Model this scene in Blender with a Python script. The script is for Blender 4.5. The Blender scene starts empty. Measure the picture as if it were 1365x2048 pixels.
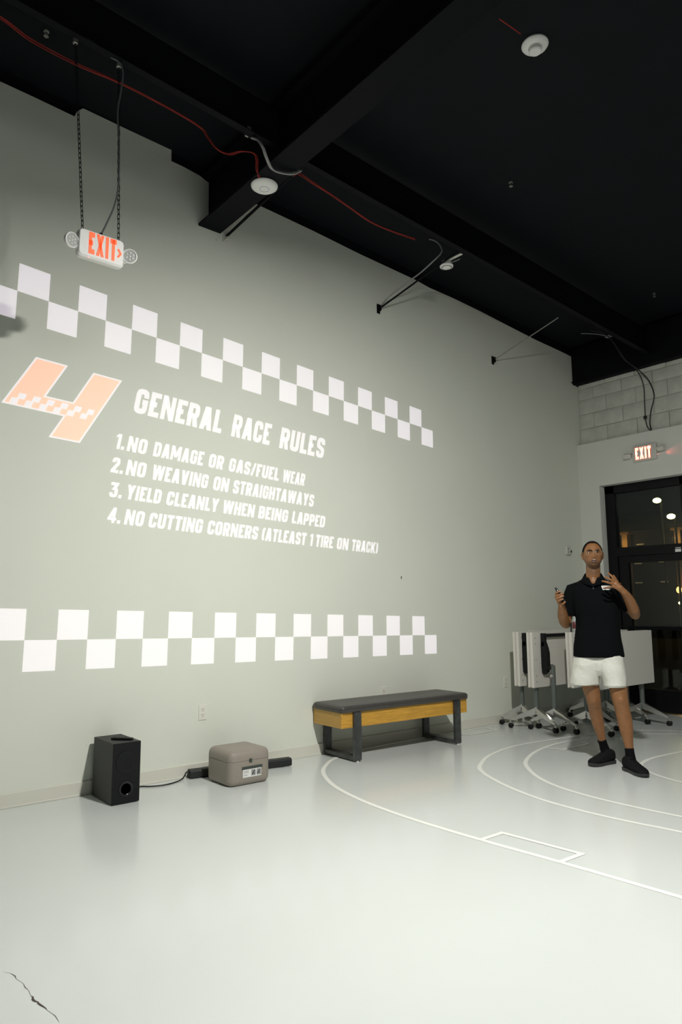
import bpy, bmesh, math, random
from mathutils import Vector, Matrix, noise
random.seed(7)
C = bpy.context.scene.collection
SC = bpy.context.scene

# ------------------------------------------------------------------ camera
yaw, pitch, roll = 0.8823972, 0.1356051, -0.0058237
fw = Vector((-math.sin(yaw)*math.cos(pitch), math.cos(yaw)*math.cos(pitch), math.sin(pitch)))
rt = Vector((math.cos(yaw), math.sin(yaw), 0)); up = rt.cross(fw)
r2 = math.cos(roll)*rt + math.sin(roll)*up; u2 = -math.sin(roll)*rt + math.cos(roll)*up
cam = bpy.data.cameras.new('camera'); cam.sensor_fit = 'VERTICAL'; cam.sensor_height = 36
cam.lens = 1400.58/2048*36; cam.clip_start = 0.05; cam.clip_end = 300
co = bpy.data.objects.new('camera', cam); C.objects.link(co)
m = Matrix.Identity(4)
for i in range(3): m[i][0], m[i][1], m[i][2] = r2[i], u2[i], -fw[i]
m.translation = Vector((5.0309, 0, 1.27)); co.matrix_world = m
SC.camera = co

# ------------------------------------------------------------------ world, main light, exposure
w = bpy.data.worlds.new('night'); SC.world = w; w.use_nodes = True
w.node_tree.nodes['Background'].inputs[0].default_value = (0.35, 0.5, 0.8, 1)
w.node_tree.nodes['Background'].inputs[1].default_value = 0.002
SC.view_settings.view_transform = 'Standard'; SC.view_settings.look = 'None'
SC.view_settings.exposure = 0.0; SC.view_settings.gamma = 1.0; SC.view_settings.use_curve_mapping = False
KEY_POS = Vector((3.72, 2.50, 3.87)); KEY_AIM = Vector((-0.24, 0.16, -0.96)).normalized()
KEY_POWER = 188; KEY_SPREAD = 172
FILL_POWER = 24

# ------------------------------------------------------------------ materials
def lin(c):
    return tuple(((x/255)/12.92 if x/255 <= .04045 else ((x/255+.055)/1.055)**2.4) for x in c)
def mat(name, col, rough=.5, metal=0, emit=None, estr=0, spec=.5, noise_amt=0, noise_scale=20, bump=0, bump_scale=80, coat=0, stretch=None):
    m = bpy.data.materials.new(name); m.use_nodes = True
    nt = m.node_tree; b = nt.nodes['Principled BSDF']
    b.inputs['Base Color'].default_value = (*col, 1); b.inputs['Roughness'].default_value = rough
    b.inputs['Metallic'].default_value = metal; b.inputs['Specular IOR Level'].default_value = spec
    if coat: b.inputs['Coat Weight'].default_value = coat; b.inputs['Coat Roughness'].default_value = .12
    if emit:
        b.inputs['Emission Color'].default_value = (*emit, 1); b.inputs['Emission Strength'].default_value = estr
    if noise_amt or bump:
        tc = nt.nodes.new('ShaderNodeTexCoord'); mp = nt.nodes.new('ShaderNodeMapping')
        nt.links.new(tc.outputs['Object'], mp.inputs['Vector'])
        if stretch: mp.inputs['Scale'].default_value = stretch
    if noise_amt:
        n = nt.nodes.new('ShaderNodeTexNoise'); n.inputs['Scale'].default_value = noise_scale; n.inputs['Detail'].default_value = 5
        nt.links.new(mp.outputs['Vector'], n.inputs['Vector'])
        r = nt.nodes.new('ShaderNodeValToRGB')
        r.color_ramp.elements[0].position = .3; r.color_ramp.elements[1].position = .7
        r.color_ramp.elements[0].color = (*[x*(1-noise_amt) for x in col], 1)
        r.color_ramp.elements[1].color = (*[min(1, x*(1+noise_amt)) for x in col], 1)
        nt.links.new(n.outputs['Fac'], r.inputs['Fac']); nt.links.new(r.outputs['Color'], b.inputs['Base Color'])
    if bump:
        n = nt.nodes.new('ShaderNodeTexNoise'); n.inputs['Scale'].default_value = bump_scale; n.inputs['Detail'].default_value = 3
        nt.links.new(mp.outputs['Vector'], n.inputs['Vector'])
        bp = nt.nodes.new('ShaderNodeBump'); bp.inputs['Strength'].default_value = bump; bp.inputs['Distance'].default_value = .004
        nt.links.new(n.outputs['Fac'], bp.inputs['Height']); nt.links.new(bp.outputs['Normal'], b.inputs['Normal'])
    return m
def glass(name, tint=(.9, .95, .95), refl=.08):
    m = bpy.data.materials.new(name); m.use_nodes = True; nt = m.node_tree; nt.nodes.clear()
    o = nt.nodes.new('ShaderNodeOutputMaterial'); t = nt.nodes.new('ShaderNodeBsdfTransparent'); g = nt.nodes.new('ShaderNodeBsdfGlossy')
    x = nt.nodes.new('ShaderNodeMixShader'); f = nt.nodes.new('ShaderNodeFresnel'); f.inputs['IOR'].default_value = 1.45
    t.inputs['Color'].default_value = (*tint, 1); g.inputs['Roughness'].default_value = .02
    nt.links.new(f.outputs[0], x.inputs[0]); nt.links.new(t.outputs[0], x.inputs[1]); nt.links.new(g.outputs[0], x.inputs[2])
    nt.links.new(x.outputs[0], o.inputs['Surface']); return m

M = {}
M['wall'] = mat('wall_paint', (.76, .785, .695), .75, spec=.25, noise_amt=.012, noise_scale=1.5, bump=.05, bump_scale=300)
M['wallb'] = mat('back_wall_paint', (.70, .71, .66), .75, spec=.25, noise_amt=.012, noise_scale=2, bump=.05, bump_scale=300)
M['wallfar'] = mat('grey_wall_paint', (.24, .25, .24), .8, spec=.2)
M['floor'] = mat('epoxy_floor', (.66, .695, .675), .18, spec=.55, noise_amt=.018, noise_scale=1.1)
M['line'] = mat('floor_line_paint', (.90, .91, .86), .35)
M['crack'] = mat('crack_dark', (.08, .06, .05), .9)
M['base'] = mat('baseboard_vinyl', (.70, .69, .61), .5)
M['black'] = mat('black_ceiling_paint', (.0030, .0046, .0072), .8, spec=.25, noise_amt=.2, noise_scale=3)
M['blackmetal'] = mat('black_steel', (.0036, .0048, .0062), .7, spec=.12)
M['block'] = mat('painted_block', (.60, .61, .55), .9, spec=.15, noise_amt=.10, noise_scale=7, bump=.9, bump_scale=45)
M['mortar'] = mat('painted_mortar', (.50, .51, .46), .9, spec=.2)
M['frame'] = mat('window_frame_black', (.0035, .0042, .005), .4, spec=.25)
M['pane'] = glass('window_glass')
M['white'] = mat('white_plastic', (.86, .85, .83), .45)
M['offwhite'] = mat('offwhite_plastic', (.66, .65, .60), .5)
M['plate'] = mat('wall_plate_plastic', (.80, .79, .70), .4)
M['dark'] = mat('dark_slot', (.03, .03, .03), .6)
M['steel'] = mat('galvanised_steel', (.35, .35, .33), .4, metal=.8)
M['chrome'] = mat('polished_aluminium', (.72, .71, .68), .22, metal=.95)
M['red'] = mat('red_cable_jacket', (.30, .032, .024), .6, spec=.2)
M['cablegrey'] = mat('grey_cable', (.30, .31, .30), .5)
M['cablemid'] = mat('dark_grey_cable', (.10, .11, .105), .5)
M['cableblack'] = mat('black_cable', (.012, .013, .014), .5)
M['spk'] = mat('black_vinyl_cabinet', (.012, .0145, .0135), .55, noise_amt=.15, noise_scale=90)
M['spkgloss'] = mat('speaker_front', (.0045, .0058, .0062), .5, spec=.3)
M['void'] = mat('port_void', (.0012, .0013, .0014), .9, spec=.02)
M['port'] = mat('port_plastic', (.012, .012, .012), .18)
M['foam'] = mat('taupe_foam', (.30, .265, .225), .5, noise_amt=.10, noise_scale=140, bump=.35, bump_scale=260)
M['label'] = mat('paper_label', (.80, .80, .78), .6)
M['labelgrey'] = mat('label_picture', (.30, .31, .30), .6)
M['ink'] = mat('label_ink', (.05, .05, .05), .6)
M['tape'] = mat('dark_green_tape', (.045, .06, .052), .4)
M['cushion'] = mat('charcoal_leatherette', (.060, .056, .052), .42, noise_amt=.08, noise_scale=15, bump=.15, bump_scale=40)
M['wood'] = mat('golden_oak', (.58, .31, .045), .42, noise_amt=.20, noise_scale=9, stretch=(1.2, .8, 14))
M['woodedge'] = mat('golden_oak_end', (.50, .29, .065), .45, noise_amt=.16, noise_scale=9, stretch=(.8, 1.2, 14))
M['benchsteel'] = mat('raw_steel', (.085, .09, .09), .38, metal=.6, noise_amt=.35, noise_scale=14)
M['laminate'] = mat('white_laminate', (.72, .70, .64), .45)
M['laminateunder'] = mat('laminate_underside', (.56, .53, .48), .55)
M['greypost'] = mat('grey_post', (.16, .18, .17), .4, metal=.5)
M['rubber'] = mat('black_rubber', (.005, .0055, .006), .5, spec=.3)
M['skin'] = mat('skin', (.235, .104, .039), .48, noise_amt=.08, noise_scale=35)
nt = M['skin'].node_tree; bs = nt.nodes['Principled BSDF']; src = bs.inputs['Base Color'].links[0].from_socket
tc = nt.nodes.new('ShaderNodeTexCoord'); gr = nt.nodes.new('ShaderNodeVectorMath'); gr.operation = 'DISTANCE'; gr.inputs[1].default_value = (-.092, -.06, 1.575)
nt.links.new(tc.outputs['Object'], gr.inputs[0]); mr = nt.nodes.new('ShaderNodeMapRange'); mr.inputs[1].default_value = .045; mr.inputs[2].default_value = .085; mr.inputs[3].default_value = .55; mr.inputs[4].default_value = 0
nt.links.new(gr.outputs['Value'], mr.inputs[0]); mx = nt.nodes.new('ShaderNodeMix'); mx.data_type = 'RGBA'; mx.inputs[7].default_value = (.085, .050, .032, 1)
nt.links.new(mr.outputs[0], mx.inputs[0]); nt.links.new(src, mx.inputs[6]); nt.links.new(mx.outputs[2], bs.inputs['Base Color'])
M['hair'] = mat('short_hair', (.007, .0055, .005), .9, spec=.08)
M['shirt'] = mat('black_polo_cloth', (.0036, .0046, .0052), .9, spec=.06, bump=.2, bump_scale=250)
M['shorts'] = mat('light_grey_cotton', (.66, .66, .60), .9, spec=.1, noise_amt=.05, noise_scale=90, bump=.3, bump_scale=120)
M['shoe'] = mat('black_knit_shoe', (.0042, .0048, .0054), .8, spec=.2, bump=.3, bump_scale=200)
M['sole'] = mat('dark_grey_sole', (.022, .024, .024), .6)
M['sock'] = mat('black_sock', (.005, .005, .006), .9, spec=.1)
M['lips'] = mat('lips', (.20, .085, .06), .45)
M['mouth'] = mat('mouth_inside', (.02, .008, .007), .6)
M['teeth'] = mat('teeth', (.36, .32, .27), .35)
M['eyewhite'] = mat('eye_white', (.55, .53, .5), .2)
M['iris'] = mat('dark_iris', (.012, .008, .006), .1)
M['clearframe'] = mat('clear_acetate', (.24, .18, .115), .3)
M['lens'] = glass('spectacle_lens', (.97, .97, .97))
M['nail'] = mat('fingernail', (.40, .225, .14), .35)
M['emblem'] = mat('white_print', (.80, .80, .78), .7)
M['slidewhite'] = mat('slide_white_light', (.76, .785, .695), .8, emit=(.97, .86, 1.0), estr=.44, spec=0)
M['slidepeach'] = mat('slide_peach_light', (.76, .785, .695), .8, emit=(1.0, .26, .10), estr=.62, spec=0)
M['exitred'] = mat('exit_letter_red', (.75, .10, .03), .4, emit=(1.0, .16, .05), estr=.55)
M['exitlit'] = mat('exit_letter_lit', (.9, .5, .4), .4, emit=(1.0, .50, .36), estr=1.9)
M['exitglow'] = mat('exit_letter_rim', (.6, .1, .05), .4, emit=(1.0, .12, .06), estr=.5)
M['led'] = mat('indicator_led', (.9, .2, .2), .4, emit=(1.0, .35, .3), estr=1.5)
M['lampglow'] = mat('lamp_lens', (.9, .9, .9), .4, emit=(1.0, .98, .92), estr=30)
M['streetglow'] = mat('street_lamp_glow', (.9, .9, .5), .4, emit=(1.0, .88, .35), estr=7)
M['warmglow'] = mat('warm_sconce_glow', (.9, .6, .2), .4, emit=(1.0, .55, .15), estr=3)
M['dimglow'] = mat('dim_strip_glow', (.5, .4, .2), .4, emit=(1.0, .75, .35), estr=.10)
M['asphalt'] = mat('night_asphalt', (.02, .02, .02), .8)
M['facade'] = mat('night_facade', (.010, .009, .008), .8)
M['pillar'] = mat('stucco_pillar', (.16, .10, .045), .8)
M['redlabel'] = mat('red_bottle_label', (.16, .035, .035), .4)
M['clear'] = mat('clear_bottle_plastic', (.45, .47, .46), .15)

# ------------------------------------------------------------------ mesh helpers
class MB:
    def __init__(s): s.bm = bmesh.new(); s.mats = []
    def box(s, x0, x1, y0, y1, z0, z1, bev=0, seg=3, mtx=None):
        r = bmesh.ops.create_cube(s.bm, size=1)
        vs = r['verts']
        for v in vs: v.co = Vector(((v.co.x+.5)*(x1-x0)+x0, (v.co.y+.5)*(y1-y0)+y0, (v.co.z+.5)*(z1-z0)+z0))
        if bev:
            es = list({e for v in vs for e in v.link_edges})
            rr = bmesh.ops.bevel(s.bm, geom=es, offset=bev, segments=seg, affect='EDGES', profile=.5)
            vs = list({v for f in rr['faces'] for v in f.verts} | {v for v in vs if v.is_valid})
        if mtx:
            for v in vs: v.co = mtx @ v.co
        return s
    def loft(s, rings, cap=True, closed=True):
        vr = [[s.bm.verts.new(p) for p in r] for r in rings]
        n = len(vr[0])
        for a, b in zip(vr, vr[1:]):
            for i in range(n if closed else n-1):
                j = (i+1) % n
                try: s.bm.faces.new((a[i], a[j], b[j], b[i]))
                except ValueError: pass
        if cap:
            for r in (vr[0][::-1], vr[-1]):
                try: s.bm.faces.new(r)
                except ValueError: pass
        return s
    def tube(s, pts, rad, n=10, round_ends=False):
        pts = [Vector(p) for p in pts]
        rads = list(rad) if hasattr(rad, '__len__') else [rad]*len(pts)
        if round_ends:
            d0 = (pts[0]-pts[1]).normalized(); d1 = (pts[-1]-pts[-2]).normalized()
            a, b, ra, rb = pts[0], pts[-1], rads[0], rads[-1]
            pts = [a+d0*ra*.95, a+d0*ra*.75, a+d0*ra*.4]+pts+[b+d1*rb*.4, b+d1*rb*.75, b+d1*rb*.95]
            rads = [ra*.25, ra*.66, ra*.92]+rads+[rb*.92, rb*.66, rb*.25]
        rings = []; nrm = None
        for i, p in enumerate(pts):
            t = (pts[min(i+1, len(pts)-1)]-pts[max(i-1, 0)]).normalized()
            if nrm is None:
                nrm = t.orthogonal().normalized()
            else:
                nrm = (nrm - t*nrm.dot(t)).normalized()
            b = t.cross(nrm)
            rings.append([p+rads[i]*(math.cos(k*2*math.pi/n)*nrm+math.sin(k*2*math.pi/n)*b) for k in range(n)])
        return s.loft(rings)
    def lathe(s, prof, mtx=None, n=32):
        rings = []
        for r, z in prof:
            ring = [Vector((max(r, 1e-4)*math.cos(k*2*math.pi/n), max(r, 1e-4)*math.sin(k*2*math.pi/n), z)) for k in range(n)]
            rings.append([mtx @ v for v in ring] if mtx else ring)
        return s.loft(rings)
    def ring(s, prof, mtx=None, n=32):
        rings = []
        for r, z in list(prof)+[prof[0]]:
            rg = [Vector((r*math.cos(k*2*math.pi/n), r*math.sin(k*2*math.pi/n), z)) for k in range(n)]
            rings.append([mtx @ v for v in rg] if mtx else rg)
        return s.loft(rings, cap=False)
    def poly(s, pts, ex=None):
        vs = [s.bm.verts.new(p) for p in pts]; f = s.bm.faces.new(vs)
        if ex:
            r = bmesh.ops.extrude_face_region(s.bm, geom=[f])
            for v in r['geom']:
                if isinstance(v, bmesh.types.BMVert): v.co += Vector(ex)
        return s
    def ell(s, c, r, n=20, mtx=None):
        rr = bmesh.ops.create_uvsphere(s.bm, u_segments=n, v_segments=n//2, radius=1)
        for v in rr['verts']:
            v.co = Vector((v.co.x*r[0], v.co.y*r[1], v.co.z*r[2]))
            if mtx: v.co = mtx @ v.co
            v.co += Vector(c)
        return s
    def build(s, name, m, parent=None, smooth=False, loc=None, rotz=0):
        bmesh.ops.recalc_face_normals(s.bm, faces=s.bm.faces[:])
        me = bpy.data.meshes.new(name); s.bm.to_mesh(me); s.bm.free()
        ms = m if isinstance(m, (list, tuple)) else [m]
        for x in ms: me.materials.append(x)
        if smooth:
            for p in me.polygons: p.use_smooth = True
            try: me.set_sharp_from_angle(angle=math.radians(40))
            except Exception: pass
        o = bpy.data.objects.new(name, me); C.objects.link(o)
        if loc: o.location = loc
        if rotz: o.rotation_euler.z = rotz
        if parent: o.parent = parent
        return o
def tag(o, label, cat, group=None):
    o['label'] = label; o['category'] = cat
    if group: o['group'] = group
    return o
def thing(name, label, cat, loc=(0, 0, 0), rotz=0, group=None):
    o = bpy.data.objects.new(name, None); C.objects.link(o); o.empty_display_size = .1
    o.location = loc; o.rotation_euler.z = rotz
    return tag(o, label, cat, group)
def struct(o):
    o['kind'] = 'structure'; return o
def spline(pts, k=6, closed=False):
    P = [Vector(p) for p in pts]; out = []
    for i in range(len(P)-1):
        p0 = P[max(i-1, 0)]; p1 = P[i]; p2 = P[i+1]; p3 = P[min(i+2, len(P)-1)]
        for j in range(k):
            t = j/k
            out.append(.5*((2*p1)+(p2-p0)*t+(2*p0-5*p1+4*p2-p3)*t*t+(3*p1-p0-3*p2+p3)*t**3))
    return out+[P[-1]]
def ribbon2(pts, wd, closed=False, ext=0.0):
    """outline quads of a flat ribbon in 2-D, mitred"""
    P = [Vector((a, b)) for a, b in pts]; n = len(P)
    if not closed and ext:
        e0, e1 = ext if isinstance(ext, tuple) else (ext, ext)
        P[0] = P[0]+(P[0]-P[1]).normalized()*e0; P[-1] = P[-1]+(P[-1]-P[-2]).normalized()*e1
    L, R = [], []
    for i in range(n):
        if closed: a, b, c = P[i-1], P[i], P[(i+1) % n]
        else: a, b, c = P[max(i-1, 0)], P[i], P[min(i+1, n-1)]
        d1 = (b-a).normalized() if (b-a).length > 1e-9 else (c-b).normalized()
        d2 = (c-b).normalized() if (c-b).length > 1e-9 else d1
        n1 = Vector((-d1.y, d1.x)); n2 = Vector((-d2.y, d2.x)); mm = (n1+n2)
        mm = mm.normalized() if mm.length > 1e-6 else n1
        k = 1/max(.45, mm.dot(n1))
        L.append(b+mm*k*wd/2); R.append(b-mm*k*wd/2)
    rng = range(n if closed else n-1)
    return [(L[i], R[i], R[(i+1) % n], L[(i+1) % n]) for i in rng]

# condensed block lettering: (width, [(closed, points)]) in a unit-high cell
def dg(xa, ya, xb, yb, t): return [(xa-t/2, ya), (xa+t/2, ya), (xb+t/2, yb), (xb-t/2, yb)]
def bq(x0, x1, y0, y1): return [(x0, y0), (x1, y0), (x1, y1), (x0, y1)]
def rounded(pts, closed):
    out = []; n = len(pts)
    for i, a in enumerate(pts):
        out.append(a)
        if i == n-1 and not closed: break
        c = pts[(i+1) % n]; dx, dy = c[0]-a[0], c[1]-a[1]
        if dx and dy and abs(dy) <= .2 and abs(dx) <= .36:
            k = max(((a[0], c[1]), (c[0], a[1])), key=lambda q: (q[0]-.5)**2+(q[1]-.5)**2); mx_, my_ = (a[0]+c[0])/2, (a[1]+c[1])/2
            out.append((mx_+.42*(k[0]-mx_), my_+.42*(k[1]-my_)))
    return out
_O = [(.28, 1), (.72, 1), (1, .84), (1, .16), (.72, 0), (.28, 0), (0, .16), (0, .84)]
GL = {
 'A': (.58, [(2, dg(.11, 0, .26, 1, .22)), (2, dg(.47, 0, .32, 1, .22)), (2, bq(.17, .41, .19, .36))]),
 'B': (.52, [(1, [(0, 0), (0, 1), (.65, 1), (.95, .88), (.95, .64), (.7, .52), (0, .52)]), (1, [(0, 0), (0, .52), (.7, .52), (1, .40), (1, .12), (.7, 0)])]),
 'C': (.52, [(0, [(1, .66), (1, .84), (.72, 1), (.28, 1), (0, .84), (0, .16), (.28, 0), (.72, 0), (1, .16), (1, .34)])]),
 'D': (.53, [(1, [(0, 0), (0, 1), (.65, 1), (1, .82), (1, .18), (.65, 0)])]),
 'E': (.44, [(0, [(1, 1), (0, 1), (0, 0), (1, 0)]), (0, [(0, .51), (.85, .51)])]),
 'F': (.43, [(0, [(1, 1), (0, 1), (0, 0)]), (0, [(0, .48), (.85, .48)])]),
 'G': (.53, [(0, [(1, .70), (1, .84), (.72, 1), (.28, 1), (0, .84), (0, .16), (.28, 0), (.72, 0), (1, .16), (1, .48), (.6, .48)])]),
 'H': (.54, [(0, [(0, 0), (0, 1)]), (0, [(1, 0), (1, 1)]), (0, [(0, .5), (1, .5)])]),
 'I': (.21, [(0, [(.5, 0), (.5, 1)])]),
 'K': (.58, [(2, bq(0, .19, 0, 1)), (2, dg(.20, .38, .46, 1, .22)), (2, dg(.25, .56, .47, 0, .22))]),
 'L': (.42, [(0, [(0, 1), (0, 0), (1, 0)])]),
 'M': (.76, [(2, bq(0, .18, 0, 1)), (2, bq(.58, .76, 0, 1)), (2, dg(.11, 1, .38, .22, .22)), (2, dg(.65, 1, .38, .22, .22))]),
 'N': (.58, [(2, bq(0, .185, 0, 1)), (2, bq(.395, .58, 0, 1)), (2, dg(.10, 1, .48, 0, .20))]),
 'O': (.53, [(1, _O)]),
 'P': (.51, [(0, [(0, 0), (0, 1), (.68, 1), (1, .85), (1, .57), (.68, .42), (0, .42)])]),
 'R': (.53, [(0, [(0, 0), (0, 1), (.68, 1), (1, .85), (1, .60), (.68, .46), (0, .46)]), (2, dg(.31, .48, .42, 0, .215))]),
 'S': (.51, [(0, [(1, .72), (1, .86), (.72, 1), (.28, 1), (0, .86), (0, .66), (.2, .55), (.8, .44), (1, .33), (1, .14), (.72, 0), (.28, 0), (0, .14), (0, .28)])]),
 'T': (.48, [(0, [(0, 1), (1, 1)]), (0, [(.5, 0), (.5, 1)])]),
 'U': (.53, [(0, [(0, 1), (0, .16), (.28, 0), (.72, 0), (1, .16), (1, 1)])]),
 'V': (.58, [(2, dg(.11, 1, .27, 0, .22)), (2, dg(.47, 1, .31, 0, .22))]),
 'W': (.86, [(2, dg(.10, 1, .22, 0, .20)), (2, dg(.41, 1, .26, 0, .18)), (2, dg(.45, 1, .60, 0, .18)), (2, dg(.76, 1, .64, 0, .20))]),
 'X': (.58, [(2, dg(.11, 0, .47, 1, .22)), (2, dg(.11, 1, .47, 0, .22))]),
 'Y': (.58, [(2, dg(.11, 1, .29, .42, .22)), (2, dg(.47, 1, .29, .42, .22)), (2, bq(.185, .395, 0, .48))]),
 '1': (.34, [(2, bq(.14, .34, 0, 1)), (2, [(0, .72), (.16, .84), (.16, 1), (0, .88)])]),
 '2': (.50, [(0, [(0, .72), (0, .86), (.28, 1), (.72, 1), (1, .86), (1, .66), (0, .05), (0, 0), (1, 0)])]),
 '3': (.50, [(0, [(0, 1), (1, 1), (.5, .60), (.75, .58), (1, .44), (1, .14), (.72, 0), (.28, 0), (0, .14), (0, .26)])]),
 '4': (.56, [(2, bq(.29, .47, 0, 1)), (2, dg(.10, .30, .36, 1, .20)), (2, bq(0, .56, .18, .35))]),
 '.': (.20, [(0, [(.5, 0), (.5, .02)])]),
 '/': (.40, [(2, dg(.09, 0, .31, 1, .17))]),
 '(': (.27, [(0, [(1, 1), (.2, .85), (.2, .15), (1, 0)])]),
 ')': (.27, [(0, [(0, 1), (.8, .85), (.8, .15), (0, 0)])]),
}
def word_quads(word, u0, u1, v0, v1, stroke=.2, gap=.10, shear=0.0):
    tot = sum(GL[c][0] for c in word)+gap*(len(word)-1)
    sx = (u1-u0)/tot; out = []; x = 0; h = v1-v0
    for c in word:
        wd, strokes = GL[c]
        for closed, pts in strokes:
            if closed == 2:
                out.append([(u0+(x+a+shear*b)*sx, v0+b*h) for a, b in pts]); continue
            pts = rounded(pts, closed)
            q = [(stroke/2+a*(wd-stroke) if wd > stroke+.02 else wd/2, stroke/2+b*(1-stroke)) for a, b in pts]
            def cap(e, f):
                dx, dy = abs(e[0]-f[0])*(wd-stroke), abs(e[1]-f[1])*(1-stroke)
                return stroke/2 if (dy >= dx and e[1] in (0, 1)) or (dx > dy and e[0] in (0, 1)) or c == '.' else 0
            for quad in ribbon2(q, stroke, closed, 0 if closed else (cap(pts[0], pts[1]), cap(pts[-1], pts[-2]))):
                out.append([(u0+(x+max(-.02, min(wd+.02, pp.x))+shear*max(0, min(1, pp.y)))*sx, v0+max(0, min(1, pp.y))*h) for pp in quad])
        x += wd+gap
    return out

# ------------------------------------------------------------------ SETTING
X1, Y0, Y1 = 9.6, -4.2, 8.21
b = MB(); b.box(-.06, X1, Y0, 8.9, -.1, 0); floor = struct(b.build('floor', M['floor']))
# painted floor lines lie in the floor as a thin coat
def floor_line(pts, wd=.034, smooth=True, closed=False, z=.0012):
    P = [(q.x, q.y) for q in spline([(a, c, 0) for a, c in pts], 6)] if smooth else pts
    mb = MB()
    for q in ribbon2(P, wd, closed, 0 if closed else wd/2):
        mb.poly([(p.x, p.y, z) for p in q])
    return mb.build('painted_line', M['line'], floor)
outer = [(.05, 6.9), (.05, 6.25), (.05, 5.2), (.07, 4.6), (.13, 4.15), (.23, 3.86), (.33, 3.71), (.50, 3.53), (.70, 3.40), (.94, 3.29), (1.22, 3.215), (1.52, 3.17), (1.9, 3.15), (2.38, 3.165), (2.85, 3.20), (3.44, 3.23), (5, 3.3), (7, 3.4)]
mid = [(1.75, 7.45), (1.45, 7.30), (1.22, 7.08), (1.05, 6.72), (.94, 6.1), (.89, 5.6), (.91, 5.3), (1.0, 4.96), (1.13, 4.70), (1.28, 4.49), (1.5, 4.34), (1.78, 4.21), (2.07, 4.12), (2.32, 4.085), (2.56, 4.08), (2.8, 4.10), (3.03, 4.13), (4, 4.2), (6, 4.3)]
inner = [(1.62, 7.22), (1.32, 6.88), (1.14, 6.45), (1.075, 5.95), (1.11, 5.6), (1.2, 5.29), (1.35, 4.99), (1.5, 4.81), (1.71, 4.63), (1.95, 4.50), (2.19, 4.435), (2.43, 4.41), (2.69, 4.41), (2.9, 4.425), (4, 4.5), (6, 4.6)]
small = [(2.2, 7.0), (2.05, 6.6), (1.985, 6.2), (1.965, 5.9), (1.99, 5.70), (2.04, 5.56), (2.12, 5.46), (2.27, 5.35), (2.5, 5.27), (3, 5.2), (4, 5.2)]
for l in (outer, mid, inner, small): floor_line(l)
for l in ([(2.38, 3.165), (2.38, 3.35), (2.86, 3.385), (2.855, 3.2)], [(1.11, 5.60), (1.27, 5.65), (1.27, 6.07), (1.10, 6.10)], [(.05, 5.50), (.25, 5.59), (.25, 6.02), (.05, 6.05)]):
    floor_line(l, .03, False, z=.0020)
mb = MB()
cr = [(2.20, .765, .0006), (2.23, .785, .0012), (2.26, .792, .0030), (2.28, .789, .0012), (2.33, .800, .0008), (2.36, .797, .0022), (2.385, .801, .0008), (2.43, .797, .0010), (2.44, .80, .0050), (2.455, .795, .0080), (2.470, .797, .0075), (2.483, .804, .0040), (2.49, .802, .0065), (2.51, .806, .0065), (2.535, .812, .0030), (2.55, .812, .0009), (2.58, .818, .0012), (2.60, .822, .0016), (2.64, .820, .0007)]
for a, c in zip(cr, cr[1:]):
    mb.poly([(a[0], a[1]-a[2]/2, .0012), (c[0], c[1]-c[2]/2, .0012), (c[0], c[1]+c[2]/2, .0012), (a[0], a[1]+a[2]/2, .0012)])
mb.build('crack', M['crack'], floor)

# long wall: drywall sheet with its uneven top edge
prof = [(Y0, -.02), (Y0, 5.30), (.3, 5.04), (1.013, 5.0), (1.25, 4.992), (1.541, 4.978), (1.555, 5.03), (1.60, 5.075), (1.95, 5.062), (2.332, 5.051), (2.335, 4.953), (2.45, 4.948), (2.6, 4.93), (2.685, 4.90), (2.69, 4.55), (2.80, 4.55), (2.81, 4.91), (3.189, 4.889), (3.8, 4.862), (4.4, 4.822), (4.9, 4.802), (5.2, 4.790), (5.43, 4.765), (5.8, 4.757), (6.3, 4.73), (6.8, 4.69), (7.4, 4.645), (7.9, 4.625), (8.177, 4.608), (8.177, 4.26), (8.14, 4.235), (8.34, 4.19), (8.34, -.02)]
b = MB(); b.poly([(0, y, z) for y, z in prof], ex=(-.03, 0, 0)); struct(b.build('wall_left', M['wall']))
b = MB(); b.box(-.2, -.031, Y0, 8.9, -.1, 6.2); struct(b.build('wall_outer', M['black']))
b = MB(); b.box(0, .011, Y0, Y1, .012, .093, .003, 2); b.box(0, .016, Y0, Y1, 0, .014, .003, 2); struct(b.build('baseboard_left', M['base']))
# ceiling: black painted roof deck falling gently towards the back
def cz(y): return 5.175-.053*y
b = MB(); b.poly([(-.2, Y0, cz(Y0)), (X1, Y0, cz(Y0)), (X1, 8.9, cz(8.9)), (-.2, 8.9, cz(8.9))], ex=(0, 0, .1)); struct(b.build('ceiling', M['black']))
# steel I-beam across the room
b = MB(); b.box(0.0, X1, 2.595, 2.805, 4.475, 4.495); b.box(0, X1, 2.693, 2.707, 4.495, 4.95); b.box(0, X1, 2.62, 2.78, 4.93, 4.955); struct(b.build('trim_1', M['blackmetal']))
def purl(y): return 4.766-.0555*y       # underside of the purlin
b = MB()
for x0_, x1_, d0, d1 in ((1.045, 1.11, 0, .006), (1.045, 1.052, 0, .34), (.99, 1.052, .334, .34)):
    for y0_, y1_ in ((Y0, 2.68), (2.72, 8.17)):
        b.loft([[Vector((x_, y_, purl(y_)+z_)) for x_, z_ in ((x0_, d0), (x1_, d0), (x1_, d1), (x0_, d1))] for y_ in (y0_, y1_)])
struct(b.build('trim_3', M['blackmetal']))
b = MB(); b.box(0.0, X1, 8.18, 8.32, 4.21, 4.70); struct(b.build('trim_2', M['blackmetal']))
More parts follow.
